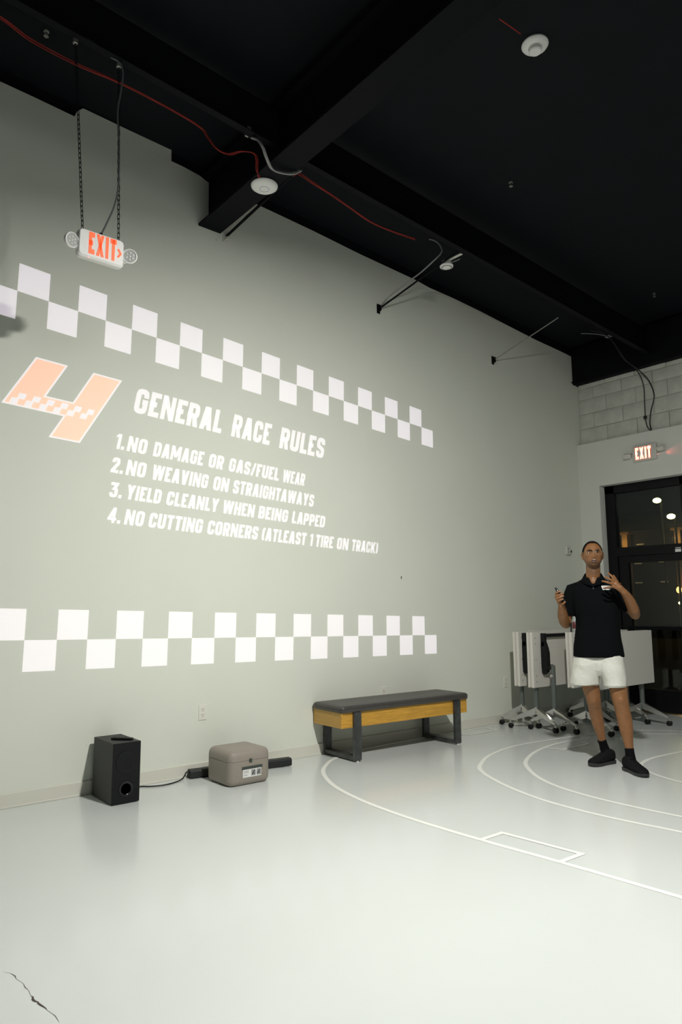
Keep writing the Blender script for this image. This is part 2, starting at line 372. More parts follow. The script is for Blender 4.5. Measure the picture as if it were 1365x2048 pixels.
# back wall: block band above, drywall below with the window opening
mb = MB(); zz = 3.36; row = 0
mb2 = MB(); mb2.box(0, X1, 8.305, 8.42, 3.2, 4.69); mort = mb2.build('wall_back_mortar', M['mortar']); struct(mort)
courses = [(3.30, 3.60), (3.60, 3.80), (3.80, 4.0), (4.0, 4.155), (4.155, 4.24)]
for row, (z0, z1) in enumerate(courses):
    x = .01-(.2 if row % 2 else .02)
    while x < 4:
        j = random.uniform(0, .010); x2 = x+.405
        mb.box(max(x, .005)+.003+random.uniform(0, .003), x2-.003, 8.288+j, 8.32, z0+.003+random.uniform(0, .003), z1-.003, .006, 2)
        x = x2
struct(mb.build('wall_back_block', M['block'], None, True))
WX0, WX1, WZ = .285, 3.2, 2.80
b = MB()
b.box(0, WX0, 8.21, 8.45, -.05, WZ); b.box(0, X1, 8.21, 8.45, WZ, 3.2); b.box(0, X1, 8.21, 8.30, 3.2, 3.383); b.box(WX1, X1, 8.21, 8.45, -.05, WZ)
struct(b.build('wall_back', M['wallb']))
b = MB(); b.box(X1, X1+.1, Y0, 8.9, -.1, 5.9); struct(b.build('wall_right', M['wallfar']))
b = MB(); b.box(-.2, X1+.1, Y0-.1, Y0, -.1, 5.9); struct(b.build('wall_front', M['wallfar']))
# glazed shopfront: outer frame, mullion, transom, door leaf with its rails
b = MB()
b.box(WX0, .41, 8.33, 8.42, 0, WZ); b.box(WX0, WX1, 8.33, 8.42, 2.70, WZ); b.box(WX1-.08, WX1, 8.33, 8.42, 0, WZ)
b.box(1.25, 1.33, 8.33, 8.42, 0, WZ); b.box(.41, WX1, 8.33, 8.42, 1.89, 2.0); b.box(1.33, WX1, 8.33, 8.42, 0, .12)
wf = struct(b.build('window_1', M['frame']))
for q_ in ((.41, 1.25, 2.0, 2.70), (1.33, WX1-.08, 2.0, 2.70), (1.33, WX1-.08, .12, 1.89)):
    b = MB(); b.box(q_[0], q_[1], 8.37, 8.378, q_[2], q_[3]); b.build('pane', M['pane'], wf)
b = MB(); b.box(.415, .54, 8.35, 8.40, .02, 1.885); b.box(1.238, 1.248, 8.35, 8.40, .02, 1.885); b.box(.54, 1.238, 8.35, 8.40, 1.80, 1.885); b.box(.54, 1.238, 8.35, 8.40, .02, .28)
dr = struct(b.build('door_1', M['frame']))
b = MB(); b.box(.54, 1.238, 8.372, 8.38, .28, 1.80); b.build('pane', M['pane'], dr)
b = MB(); b.box(.50, 1.22, 8.325, 8.34, .98, 1.02, .006, 2); b.box(.515, .535, 8.34, 8.352, .99, 1.01); b.build('push_bar', M['blackmetal'], dr)
b = MB(); b.box(1.145, 1.215, 8.3275, 8.329, 1.90, 1.935); b.box(1.15, 1.215, 8.3275, 8.329, 1.945, 1.953)
tag(b.build('sticker', M['label']), 'small white sticker on the dark bar above the glass door', 'sticker')

# ------------------------------------------------------------------ OUTSIDE at night
b = MB(); b.box(-60, 60, 8.95, 90, -.25, -.12); struct(b.build('ground_outside', M['asphalt']))
fb = thing('building', 'dark shop building across the car park with lit stucco pillars', 'building', (-10, 30.6, -.12))
b = MB(); b.box(-14, 14, 0, 6, 0, 5.4); b.box(-14, 14, -.5, 0, 4.72, 5.0); b.build('wall', M['facade'], fb)
for px in (-1.36, 1.05, 3.5, -3.8):
    b = MB(); b.box(px-.13, px+.13, -.35, 0, 0, 4.62); b.box(px-.24, px+.24, -.45, 0, 4.62, 4.72)
    pl_ = b.build('pillar', M['pillar'], fb)
    b = MB(); b.box(px-.10, px+.10, -.53, -.37, 3.92, 4.0, .02, 2); b.build('sconce', M['warmglow'], pl_)
for px, pz in ((-.95, 3.29), (.18, 3.31), (-.97, 2.42), (.20, 2.43), (-.8, 4.15)):
    b = MB(); b.box(px-.16, px+.16, -.06, -.01, pz-.02, pz+.02); b.build('strip_light', M['dimglow'], fb)
b = MB(); b.ell((1.02, -.46, 2.05), (.12, .08, .14)); b.build('wall_lamp', M['warmglow'], fb, True)
b = MB(); b.ell((1.04, -.46, 1.50), (.09, .06, .06)); b.build('entrance_lamp', M['streetglow'], fb, True)
for k, (px, pz, L) in enumerate(((-9.32, 5.75, 'street lamp outside, the upper of two bright yellow lights through the glass'), (-8.76, 5.0, 'street lamp outside, the lower of two bright yellow lights by the mullion'))):
    s = thing('street_lamp', L, 'street lamp', (px, 29.4, -.12))
    b = MB(); b.tube([(0, .35, 0), (0, .35, pz+.2), (0, 0, pz+.25)], .05); b.build('pole', M['facade'], s, True)
    b = MB(); b.ell((0, 0, pz+.12), (.17, .17, .11)); b.build('lamp_head', M['streetglow'], s, True)
for px, z, col, pw in ((-11.36, 4.02, (1, .6, .2), 11), (-8.95, 4.02, (1, .6, .2), 11), (-8.98, 2.25, (1, .5, .15), 3)):
    l = bpy.data.lights.new('sconce_light', 'POINT'); l.energy = pw; l.color = col; l.shadow_soft_size = .08
    o = bpy.data.objects.new('sconce_light', l); C.objects.link(o); o.location = (px, 29.9, z+.1)

# ------------------------------------------------------------------ KEY LAMP (just above the frame) and its light
kl = thing('spotlight', 'bright round spotlight hanging at the top edge of the picture', 'lamp', KEY_POS)
rot = KEY_AIM.to_track_quat('-Z', 'Y').to_matrix().to_4x4()
b = MB(); b.lathe([(.02, .20), (.07, .18), (.105, .06), (.115, 0), (.105, -.004), (.10, .03), (.02, .05)], rot); b.build('housing', M['blackmetal'], kl, True)
b = MB(); b.lathe([(.001, .012), (.098, .012), (.098, .016), (.001, .016)], rot); b.build('lens', M['lampglow'], kl, True)
b = MB(); b.tube([(0, 0, .17), (.0, 0, .5), (0, 0, cz(KEY_POS.y)-KEY_POS.z)], .012); b.build('stem', M['blackmetal'], kl, True)
l = bpy.data.lights.new('key', 'AREA'); l.shape = 'DISK'; l.size = .19; l.energy = KEY_POWER; l.spread = math.radians(KEY_SPREAD); l.color = (1.0, .985, .93)
o = bpy.data.objects.new('spotlight_light', l); C.objects.link(o); o.location = KEY_POS; o.rotation_euler = KEY_AIM.to_track_quat('-Z', 'Y').to_euler()
# unseen soft fill light, added behind the camera to lift the shade
l = bpy.data.lights.new('fill', 'AREA'); l.shape = 'DISK'; l.size = 1.6; l.energy = FILL_POWER; l.color = (.92, 1.0, .97)
o = bpy.data.objects.new('fill_light', l); C.objects.link(o); o.location = (7.6, 1.0, 4.6); o.rotation_euler = Vector((-.75, .45, -.5)).to_track_quat('-Z', 'Y').to_euler()

# ------------------------------------------------------------------ PROJECTED SLIDE on the long wall: projector light put into emissive flat meshes
H = [[0.2219356, 0.0480313, 1.1677993], [0.0015166, 2.4323863, 1.0693333], [0.0054627, 0.0052255, 1.0]]   # keystone of the projector: slide units to wall metres
def sl(u, v, x=.0015):
    d = H[2][0]*u+H[2][1]*v+H[2][2]
    return (x, (H[0][0]*u+H[0][1]*v+H[0][2])/d, (H[1][0]*u+H[1][1]*v+H[1][2])/d)
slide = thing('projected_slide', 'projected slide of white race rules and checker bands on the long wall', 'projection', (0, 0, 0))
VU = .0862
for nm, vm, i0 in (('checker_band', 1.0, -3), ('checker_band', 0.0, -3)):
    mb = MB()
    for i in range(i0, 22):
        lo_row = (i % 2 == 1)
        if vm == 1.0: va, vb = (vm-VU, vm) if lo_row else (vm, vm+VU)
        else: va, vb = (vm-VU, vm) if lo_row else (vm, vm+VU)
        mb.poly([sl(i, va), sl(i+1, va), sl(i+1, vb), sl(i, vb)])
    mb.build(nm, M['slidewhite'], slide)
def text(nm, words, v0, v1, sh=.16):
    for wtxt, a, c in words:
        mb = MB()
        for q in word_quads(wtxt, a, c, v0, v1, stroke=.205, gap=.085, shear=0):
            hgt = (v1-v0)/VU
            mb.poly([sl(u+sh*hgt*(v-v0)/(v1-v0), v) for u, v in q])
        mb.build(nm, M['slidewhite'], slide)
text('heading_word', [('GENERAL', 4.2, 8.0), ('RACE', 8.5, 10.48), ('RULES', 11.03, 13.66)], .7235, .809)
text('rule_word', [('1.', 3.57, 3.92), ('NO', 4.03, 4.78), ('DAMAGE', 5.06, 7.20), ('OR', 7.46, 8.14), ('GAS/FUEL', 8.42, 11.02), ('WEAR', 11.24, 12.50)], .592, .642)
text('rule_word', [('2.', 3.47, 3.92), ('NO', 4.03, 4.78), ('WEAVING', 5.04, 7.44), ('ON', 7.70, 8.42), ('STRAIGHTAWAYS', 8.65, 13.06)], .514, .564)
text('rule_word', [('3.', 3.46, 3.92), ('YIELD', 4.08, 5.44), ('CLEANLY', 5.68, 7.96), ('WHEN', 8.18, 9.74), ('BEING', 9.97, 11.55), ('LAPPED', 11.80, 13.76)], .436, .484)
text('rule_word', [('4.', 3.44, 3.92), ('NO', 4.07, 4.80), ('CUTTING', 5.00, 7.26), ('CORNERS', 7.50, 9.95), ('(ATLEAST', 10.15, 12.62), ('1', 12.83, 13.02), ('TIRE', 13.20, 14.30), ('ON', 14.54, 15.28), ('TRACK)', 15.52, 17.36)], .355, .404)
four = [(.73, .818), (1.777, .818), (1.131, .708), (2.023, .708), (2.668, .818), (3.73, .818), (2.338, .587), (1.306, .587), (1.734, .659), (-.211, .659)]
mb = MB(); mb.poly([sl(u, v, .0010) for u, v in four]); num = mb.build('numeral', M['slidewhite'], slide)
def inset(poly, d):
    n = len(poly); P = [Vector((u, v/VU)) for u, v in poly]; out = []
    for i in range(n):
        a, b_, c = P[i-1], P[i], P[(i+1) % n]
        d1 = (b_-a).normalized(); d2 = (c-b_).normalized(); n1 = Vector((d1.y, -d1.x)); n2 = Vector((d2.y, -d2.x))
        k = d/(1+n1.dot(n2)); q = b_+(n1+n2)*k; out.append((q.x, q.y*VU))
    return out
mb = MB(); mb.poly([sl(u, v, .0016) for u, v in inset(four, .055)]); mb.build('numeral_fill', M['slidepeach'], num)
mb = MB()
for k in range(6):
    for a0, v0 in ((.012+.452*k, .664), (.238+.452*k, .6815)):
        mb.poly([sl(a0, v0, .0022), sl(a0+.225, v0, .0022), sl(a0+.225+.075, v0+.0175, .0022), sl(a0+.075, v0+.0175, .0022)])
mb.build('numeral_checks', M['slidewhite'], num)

# ------------------------------------------------------------------ THINGS ON THE LONG WALL
def outlet(y, z, label, group=None):
    t = thing('wall_outlet', label, 'outlet', (0, y, z), group=group)
    b = MB(); b.box(0, .006, -.035, .035, -.058, .058, .003, 2); b.build('cover_plate', M['plate'], t)
    for s in (-1, 1):
        b = MB(); b.box(.0062, .0085, -.017, .017, s*.022-.015, s*.022+.015, .001, 1); r = b.build('receptacle', M['plate'], t)
        b = MB(); b.box(.0086, .0092, -.009, -.006, s*.022+.001, s*.022+.009); b.box(.0086, .0092, .006, .009, s*.022+.001, s*.022+.009); b.box(.0086, .0092, -.0025, .0025, s*.022-.010, s*.022-.005); b.build('slot', M['dark'], r)
    return t
outlet(2.728, .468, 'white duplex outlet on the long wall above the taupe foam box')
outlet(4.648, .462, 'white wall outlet just peeking above the bench cushion')
outlet(6.507, .434, 'white wall outlet in the shade left of the folded tables')
t = thing('wall_sensor', 'small white wall sensor box beside the presenter, near the room corner', 'sensor', (0, 7.858, 1.97))
b = MB(); b.box(0, .03, -.05, .035, -.055, .055, .008, 3); b.build('case', M['offwhite'], t, True)
b = MB(); b.box(.0302, .032, -.03, -.02, .005, .03); b.box(.0302, .032, -.03, -.02, -.03, -.012); b.build('button', M['dark'], t)
b = MB(); b.ring([(.010, 0), (.016, 0), (.016, .022), (.010, .022)], Matrix.Translation((0, .055, -.01)) @ Matrix.Rotation(math.pi/2, 4, 'Y'), 20); b.build('ring_knob', M['dark'], t, True)
b = MB(); b.lathe([(.001, 0), (.012, 0), (.012, .002), (.001, .002)], Matrix.Translation((0, 2.769, 4.405)) @ Matrix.Rotation(math.pi/2, 4, 'Y'), 16)
tag(b.build('bolt_cap', M['offwhite'], None, True), 'small round bolt cap on the wall under the beam end', 'cap')
b = MB(); b.box(0, .004, 4.907, 4.915, 1.55, 1.575)
tag(b.build('wall_hook', M['dark']), 'tiny dark hook in the empty wall above the bench', 'hook')

def brace(y, z, end, label, m='blackmetal', r=.010, cable=None, clip='blackmetal'):
    t = thing('brace_rod', label, 'rod', (0, y, z), group=None)
    b = MB(); b.box(0, .008, -.022, .022, -.05, .05, .002, 1); b.box(.008, .045, -.006, .006, -.03, .03); b.build('bracket', M[clip], t)
    e = Vector(end)-Vector((0, y, z))
    b = MB(); b.tube([(.03, 0, 0), e], r); b.build('rod', M[m], t, True)
    if cable:
        b = MB(); b.tube(spline([Vector(q)-Vector((0, y, z)) for q in cable], 6), .007); b.build('cable', M['cablegrey'], t, True)
    return t
brace(2.851, 4.456, (1.04, 2.90, 4.59), 'short black rod with white bracket at the beam end', clip='offwhite', r=.012)
brace(4.649, 4.303, (1.03, 4.70, purl(4.7)+.01), 'black rod with a tied cable, the middle of three wall braces', 'blackmetal', .009, [(.03, 4.652, 4.30), (.111, 4.66, 4.372), (.406, 4.68, 4.452), (.564, 4.70, 4.497), (.728, 4.72, 4.565), (.793, 4.73, 4.599), (.806, 4.74, 4.642), (.772, 4.74, 4.717), (.716, 4.74, 4.774), (.649, 4.74, 4.818)])
brace(6.488, 4.170, (.90, 6.50, 4.405), 'thin rod brace on the wall nearest the back corner', 'steel', .006)

# ------------------------------------------------------------------ CEILING THINGS
def disc(name, label, cat, loc, R, h, parts=True):
    t = thing(name, label, cat, loc)
    return t
def T(v): return Matrix.Translation(v)
t = thing('wireless_access_point', 'white round access point under the black beam', 'access point', (.83, 2.715, 4.475))
b = MB(); b.lathe([(.001, -.034), (.035, -.034), (.06, -.032), (.085, -.026), (.101, -.014), (.103, -.006), (.095, 0), (.001, 0)], n=48); b.build('dome', M['white'], t, True)
b = MB(); b.ring([(.034, -.0325), (.034, -.0355), (.037, -.035), (.037, -.0325)], n=40); b.build('status_ring', mat('lavender_ring', (.30, .28, .50), .4), t, True)
t = thing('wireless_access_point', 'white round access point on the ceiling beside the flare light', 'access point', (2.62, 3.68, cz(3.68)))
b = MB(); b.lathe([(.001, -.03), (.06, -.03), (.080, -.022), (.088, -.01), (.086, 0), (.001, 0)], n=48); b.build('dome', M['white'], t, True)
b = MB(); b.lathe([(.001, -.062), (.036, -.062), (.043, -.055), (.045, -.03), (.001, -.03)], n=40); b.build('center_boss', M['white'], t, True)
sm = (.85, 4.75, 4.506)
t = thing('smoke_detector', 'white smoke detector hanging near the wall-ceiling edge', 'smoke detector', sm)
b = MB(); b.lathe([(.001, 0), (.044, 0), (.044, -.03), (.04, -.034), (.001, -.034)], n=32); b.box(-.02, .215, -.015, .015, 0, .006); b.build('base', M['offwhite'], t, True)
b = MB(); b.lathe([(.040, -.034), (.060, -.036), (.064, -.046), (.059, -.055), (.045, -.059), (.001, -.061)], n=40); hd = b.build('head', M['white'], t, True)
b = MB(); b.ring([(.044, -.056), (.044, -.0615), (.049, -.0605), (.049, -.056)], n=32); b.build('vent_ring', M['dark'], hd, True)
b = MB(); b.tube(spline([(.03, .02, -.012), (.07, .03, -.016), (.13, .04, -.012)]), .004); b.build('lead', M['cablegrey'], t, True)
for (x, y), L in (((1.624, 4.735), 'small sprinkler head on the bare black ceiling below the flare'), ((1.483, 7.533), 'small sprinkler head on the ceiling near the block wall'), ((.533, 1.166), 'small sprinkler head on the ceiling left of the chains')):
    t = thing('sprinkler_head', L, 'sprinkler', (x, y, cz(y)))
    b = MB(); b.lathe([(.018, 0), (.018, -.01), (.008, -.012), (.008, -.03), (.001, -.03)], n=16); b.build('body', M['steel'], t, True)
    b = MB(); b.lathe([(.001, -.04), (.016, -.04), (.016, -.043), (.001, -.043)], n=16); b.tube([(.008, 0, -.028), (.011, 0, -.035), (.006, 0, -.04)], .002, 6); b.tube([(-.008, 0, -.028), (-.011, 0, -.035), (-.006, 0, -.04)], .002, 6); b.build('deflector', M['steel'], t, True)

# red cables under the deck
def red_run(path, label, n=3, sag=.0):
    t = thing('red_cable', label, 'cable', path[0])
    o0 = Vector(path[0])
    for k in range(n):
        pts = spline(path, 6); q = []
        for i, p in enumerate(pts):
            a = k*2.1+i*.13
            q.append(Vector(p)-o0+Vector((math.sin(a)*.008, math.cos(a)*.008, math.sin(a*.7)*.006)))
        b = MB(); b.tube(q, .0038, 6); b.build('strand', M['red'], t, True)
    return t
red_run([(.56, .6, 5.03), (.563, .874, 5.02), (.509, 1.072, 5.01), (.512, 1.366, 4.99), (.554, 1.632, 4.975), (.565, 1.89, 4.96), (.560, 2.28, 4.93), (.572, 2.36, 4.861), (.612, 2.42, 4.767), (.706, 2.47, 4.692), (.853, 2.50, 4.646), (.945, 2.545, 4.60), (.950, 2.57, 4.55), (.93, 2.585, 4.50), (.90, 2.62, 4.462)], 'bundle of thin red cables along the black ceiling left of the beam')
red_run([(.92, 2.80, 4.50), (.80, 3.02, 4.70), (.7, 3.128, 4.81), (.7, 3.273, 4.789), (.7, 3.486, 4.761), (.7, 3.681, 4.721), (.7, 3.914, 4.681), (.7, 4.158, 4.682), (.7, 4.482, 4.708)], 'red cables along the black ceiling right of the beam')
red_run([(2.633, 3.273, 4.925), (2.637, 3.38, 4.92), (2.64, 3.483, 4.918)], 'short piece of red cable on the ceiling near the flare light', 1)
# conduit line and flexible cables
t = thing('armoured_cable', 'pair of grey flexible cables curving over the beam beside the access point', 'cable', (1.034, 2.46, 4.642))
for k in (0, 1):
    d = Vector((.012*k, .006*k, -.012*k))-Vector((1.034, 2.46, 4.642)); pth = [(1.034, 2.46, 4.642), (1.109, 2.468, 4.585), (1.150, 2.485, 4.515), (1.135, 2.525, 4.465), (1.08, 2.61, 4.440), (1.065, 2.70, 4.455), (1.10, 2.78, 4.462), (1.125, 2.835, 4.50)]
    b = MB(); b.tube(spline([Vector(q)+d for q in pth], 8), .007, 8); b.build('conductor', M['cablegrey'], t, True)
b = MB(); b.box(-.02, .03, -.04, -.01, .0, .06, .004, 1); b.build('clamp', M['steel'], t)
# cables hanging down the block band
t = thing('loose_cable', 'black cables hanging from the ceiling over the block wall', 'cable', (.63, 8.13, 4.6))
def rel(q): return Vector(q)-Vector((.63, 8.13, 4.6))
b = MB(); b.tube(spline([rel(q) for q in [(.56, 7.75, 4.69), (.70, 7.92, 4.60), (.79, 8.08, 4.33), (.92, 8.16, 4.17), (1.0, 8.25, 4.03), (1.05, 8.265, 3.83), (1.0, 8.265, 3.65), (.98, 8.255, 3.50), (1.0, 8.24, 3.40)]], 8), .008, 8); b.build('cable', M['cableblack'], t, True)
b = MB(); b.tube(spline([rel(q) for q in [(.62, 7.62, 4.70), (.70, 7.9, 4.60), (.80, 8.10, 4.32), (.90, 8.17, 4.17), (.925, 8.262, 4.0), (.925, 8.265, 3.75), (.925, 8.262, 3.58), (.945, 8.25, 3.46), (.99, 8.235, 3.395)]], 8), .006, 8); b.build('cable', M['cableblack'], t, True)
b = MB(); b.ell(rel((.925, 8.255, 3.575)), (.022, .018, .026)); b.build('connector', M['cableblack'], t, True)
b = MB(); b.tube(spline([rel(q) for q in [(.42, 7.75, 4.692), (.52, 7.80, 4.67), (.64, 7.86, 4.63), (.70, 7.92, 4.60)]], 6), .005, 6); b.box(.03, .10, -.24, -.18, 0, .02); b.build('tie_wire', M['cablegrey'], t, True)

# ------------------------------------------------------------------ EXIT SIGNS
sg = thing('exit_sign', 'exit sign with red letters hanging on two chains from the ceiling', 'exit sign', (1.05, 1.406, 3.419)); SG = Vector((1.05, 1.406, 3.419)); SS = .885
# local: face looks along +x, y to the right of the face
b = MB()
def rrect(y0, y1, z0, z1, r, x, cut=0):
    out = []
    for cy, cz_, a0 in ((y1-r, z1-r, 0), (y0+r, z1-r, 90), (y0+r, z0+r, 180), (y1-r, z0+r, 270)):
        for k in range(6):
            a = math.radians(a0+k*18); out.append(Vector((x, cy+r*math.cos(a), cz_+r*math.sin(a))))
    return out
b.loft([rrect(-.150, .150, -.092, .092, .024, -.030), rrect(-.157, .157, -.098, .098, .028, -.022), rrect(-.157, .157, -.098, .098, .028, .018), rrect(-.148, .148, -.086, .090, .024, .030)])
b.build('housing', M['white'], sg, True)
b = MB()
for q in word_quads('EXIT', -.088, .100, -.070, .084, stroke=.22, gap=.14):
    b.poly([(.0305, y, z) for y, z in q], ex=(.0025, 0, 0))
b.build('letters', M['exitred'], sg)
b = MB()
for q in ribbon2([(.112, .025), (.131, -.005), (.112, -.035)], .014): b.poly([(.0305, p.x, p.y) for p in q], ex=(.0025, 0, 0))
b.build('arrow', M['exitred'], sg)
b = MB(); b.ell((.024, -.085, -.0965), (.004, .004, .003), 10); b.build('indicator', M['led'], sg, True)
for s, yy, zz in ((-1, -.203, -.01), (1, .203, .005)):
    R = T((.012, yy, zz)) @ Matrix.Rotation(math.radians(100), 4, 'Y') @ Matrix.Rotation(math.radians(18*s), 4, 'X')
    b = MB(); b.lathe([(.001, -.035), (.025, -.033), (.043, -.012), (.050, .010), (.050, .020), (.044, .022), (.042, .014), (.001, .012)], R, 36); hd = b.build('lamp_head', M['white'], sg, True)
    b = MB(); b.lathe([(.001, .0125), (.039, .0125), (.041, .016), (.001, .017)], R, 30); b.build('lens', M['clear'], hd, True)
    b = MB()
    for k in range(7):
        rr = 0 if k == 6 else .023; a = k*math.pi/3
        b.ell((0, 0, 0), (.008, .008, .005), 10, R @ T((rr*math.cos(a), rr*math.sin(a), .017)))
    b.build('led_cluster', M['offwhite'], hd, True)
    b = MB(); b.tube([(-.005, s*.150, -.03), (-.008, s*.175, -.035), (.002, yy, zz-.02)], .012); b.build('swivel_arm', M['white'], sg, True)
def chain(a, c, parent, name='chain'):
    a, c = Vector(a), Vector(c); L = (c-a).length; pitch_ = .030; n = int(L/pitch_); d = (c-a).normalized()
    q = d.to_track_quat('Z', 'X').to_matrix().to_4x4(); mb = MB()
    for i in range(n):
        mt = T(a+d*(i+.5)*L/n) @ q @ Matrix.Rotation(math.radians(90*(i % 2)+20), 4, 'Z')
        ring = []
        for k in range(12):
            t_ = k*2*math.pi/12; ring.append((math.cos(t_)*.0075, 0, math.sin(t_)*.0085+(.010 if math.sin(t_) > 0 else -.010)))
        rr = []
        for k in range(12):
            p = Vector(ring[k]); tg = (Vector(ring[(k+1) % 12])-Vector(ring[k-1])).normalized(); nn = Vector((0, 1, 0)); bb = tg.cross(nn)
            rr.append([mt @ (p+.0022*(math.cos(s_*2*math.pi/5)*nn+math.sin(s_*2*math.pi/5)*bb)) for s_ in range(5)])
        mb.loft(rr+[rr[0]], cap=False)
    return mb.build(name, M['blackmetal'], parent, True)
top1 = Vector((1.06, 1.197, purl(1.197)))-SG; top2 = Vector((1.06, 1.47, purl(1.47)))-SG
chain((0, -.110, .081), top1, sg)
chain((0, .110, .081), top2, sg)
b = MB(); b.tube(spline([(0, .0, .09), (0, .030, .17), (.005, .075, .31), (.008, .092, .46), (.012, .086, .70), (.012, .068, .92), (.02, .080, 1.08), (.03, .085, top2.z-.07), (.03, .06, top2.z-.01), (.02, 0, top2.z+.01), (.02, -.10, top1.z+.03), (.02, top1.y+.01, top1.z+.03)], 10), .0055, 8); b.build('flexible_conduit', M['cablemid'], sg, True)
b = MB(); b.lathe([(.014, .085), (.014, .105), (.009, .115), (.001, .115)], n=12); b.build('conduit_fitting', M['blackmetal'], sg, True)
for tp in (top1, top2):
    b = MB(); b.box(tp.x-.012, tp.x+.012, tp.y-.014, tp.y+.014, tp.z-.03, tp.z+.03, .004, 1); b.build('hanger_clip', M['steel'], sg)

for ch in sg.children:
    if ch.name.split('.')[0] in ('housing', 'letters', 'arrow', 'indicator', 'lamp_head', 'swivel_arm', 'conduit_fitting'): ch.scale = (SS, SS, SS)
s2 = thing('exit_sign', 'glowing exit sign mounted on the back wall over the glazed door', 'exit sign', (.925, 8.21, 3.122))
# face looks along -y
b = MB(); b.loft([[Vector((p.y, -p.x, p.z)) for p in rrect(-.150, .150, -.098, .098, .015, xx)] for xx in (0, .038)] + [[Vector((p.y, -p.x, p.z)) for p in rrect(-.142, .142, -.09, .09, .012, .046)]]); b.build('housing', M['offwhite'], s2, True)
b = MB(); b2 = MB()
for q in word_quads('EXIT', -.108, .088, -.076, .070, stroke=.24, gap=.15): b.poly([(x, -.0475, z) for x, z in q], ex=(0, -.002, 0))
for q in word_quads('EXIT', -.113, .093, -.082, .076, stroke=.32, gap=.09): b2.poly([(x, -.0465, z) for x, z in q], ex=(0, -.0008, 0))
b.build('letters', M['exitlit'], s2); b2.build('letter_rim', M['exitglow'], s2)
b = MB(); b.ell((.163, -.03, -.048), (.005, .005, .005), 10); b.build('indicator', M['led'], s2, True)
for s in (-1, 1):
    b = MB(); b.tube([(s*.148, -.02, .02), (s*.175, -.03, .03)], .012); b.build('swivel_arm', M['offwhite'], s2, True)
    b = MB(); b.box(-.045, .045, -.03, .03, -.028, .028, .008, 2, T((s*.215, -.045, .015 if s > 0 else -.012)) @ Matrix.Rotation(math.radians(-14*s), 4, 'Z') @ Matrix.Rotation(math.radians(20), 4, 'X')); b.build('lamp_head', M['offwhite'], s2, True)
l = bpy.data.lights.new('exit_glow', 'SPOT'); l.energy = .8; l.color = (1, .10, .08); l.spot_size = math.radians(40); l.shadow_soft_size = .005; l.spot_blend = .8
o = bpy.data.objects.new('exit_glow', l); C.objects.link(o); o.location = (1.105, 8.17, 3.072); o.rotation_euler = Vector((1, .22, .12)).to_track_quat('-Z', 'Y').to_euler()

# ------------------------------------------------------------------ SPEAKER, REMOTE, BOX, SOUNDBAR, CABLE
t = thing('subwoofer', 'black wooden subwoofer box on the floor by the wall', 'speaker', (.055, 1.862, 0))
b = MB(); b.box(0, .342, 0, .19, .004, .39, .002, 1); b.build('cabinet', M['spk'], t)
b = MB(); b.box(.342, .347, .0, .19, .004, .39, .001, 1); b.build('front_panel', M['spkgloss'], t)
RX = Matrix.Rotation(math.pi/2, 4, 'Y')
b = MB(); b.lathe([(.074, 0), (.076, .003), (.070, .004), (.062, .001), (.03, -.001), (.001, .003)], T((.3475, .095, .265)) @ RX, 40); b.build('woofer', M['spkgloss'], t, True)
b = MB(); b.ring([(.050, 0), (.048, .004), (.042, .0045), (.036, .003), (.033, -.001)], T((.3475, .095, .095)) @ RX, 40); bp_ = b.build('bass_port', M['port'], t, True)
b = MB(); b.lathe([(.034, .0012), (.001, .0012)], T((.3472, .095, .095)) @ RX, 36); b.build('port_opening', M['void'], bp_)  # flat black disc, the hole's shade put into its colour
b = MB(); b.tube(spline([(.02, .19, .02), (-.005, .28, .008), (.0, .35, .006), (.045, .41, .006), (.07, .5, .006), (.045, .60, .006), (.0, .68, .012), (-.015, .72, .05), (.005, .745, .03)], 8), .005, 8)
cb = b.build('speaker_cable', M['cableblack']); cb.location = (.06, 1.862, 0)
tag(cb, 'thin black cable on the floor between subwoofer and soundbar', 'cable')
t = thing('remote_control', 'slim black remote lying on top of the subwoofer', 'remote', (.285, 1.968, .39), math.radians(42))
b = MB(); b.box(-.075, .075, -.018, .018, 0, .015, .006, 3); b.build('body', M['rubber'], t, True)
b = MB()
for k in range(4): b.lathe([(.001, .0155), (.005, .0155), (.005, .017), (.001, .017)], T((-.05+.025*k, 0, 0)), 12)
b.build('buttons', M['spk'], t, True)

def foam_ring(x0, x1, y0, y1, z, r, n=7):
    out = []
    for cx, cy, a0 in ((x1-r, y1-r, 0), (x0+r, y1-r, 90), (x0+r, y0+r, 180), (x1-r, y0+r, 270)):
        for k in range(n):
            a = math.radians(a0+90*k/(n-1)); out.append(Vector((cx+r*math.cos(a), cy+r*math.sin(a), z)))
    return out
t = thing('foam_box', 'taupe rounded foam cooler box with white label on the floor', 'box', (.34, 2.852, 0))
BX, BY, RC = .172, .178, .055
def fr(z, d): return foam_ring(-BX+d, BX-d, -BY+d, BY-d, z, max(.02, RC-d))
b = MB(); b.loft([fr(0, .035), fr(.004, .022), fr(.012, .010), fr(.028, .002), fr(.045, 0), fr(.168, 0), fr(.1705, .003)]); b.build('body', M['foam'], t, True)
b = MB(); b.loft([fr(.1710, .003), fr(.1735, 0), fr(.195, .0), fr(.214, .003), fr(.229, .010), fr(.240, .022), fr(.246, .038), fr(.248, .06), fr(.2485, .10)]); b.build('lid', M['foam'], t, True)
b = MB(); b.box(BX-.004, BX+.003, -.014, .012, .155, .185, .003, 2); b.build('latch', M['tape'], t)
b = MB(); b.box(BX+.0003, BX+.0014, -.066, .090, .056, .112); lb = b.build('label', M['label'], t)
b = MB()
for y0 in (.005, .05): b.box(BX+.0015, BX+.0020, y0, y0+.036, .064, .106)
b.build('label_pictogram', M['labelgrey'], lb)
b = MB()
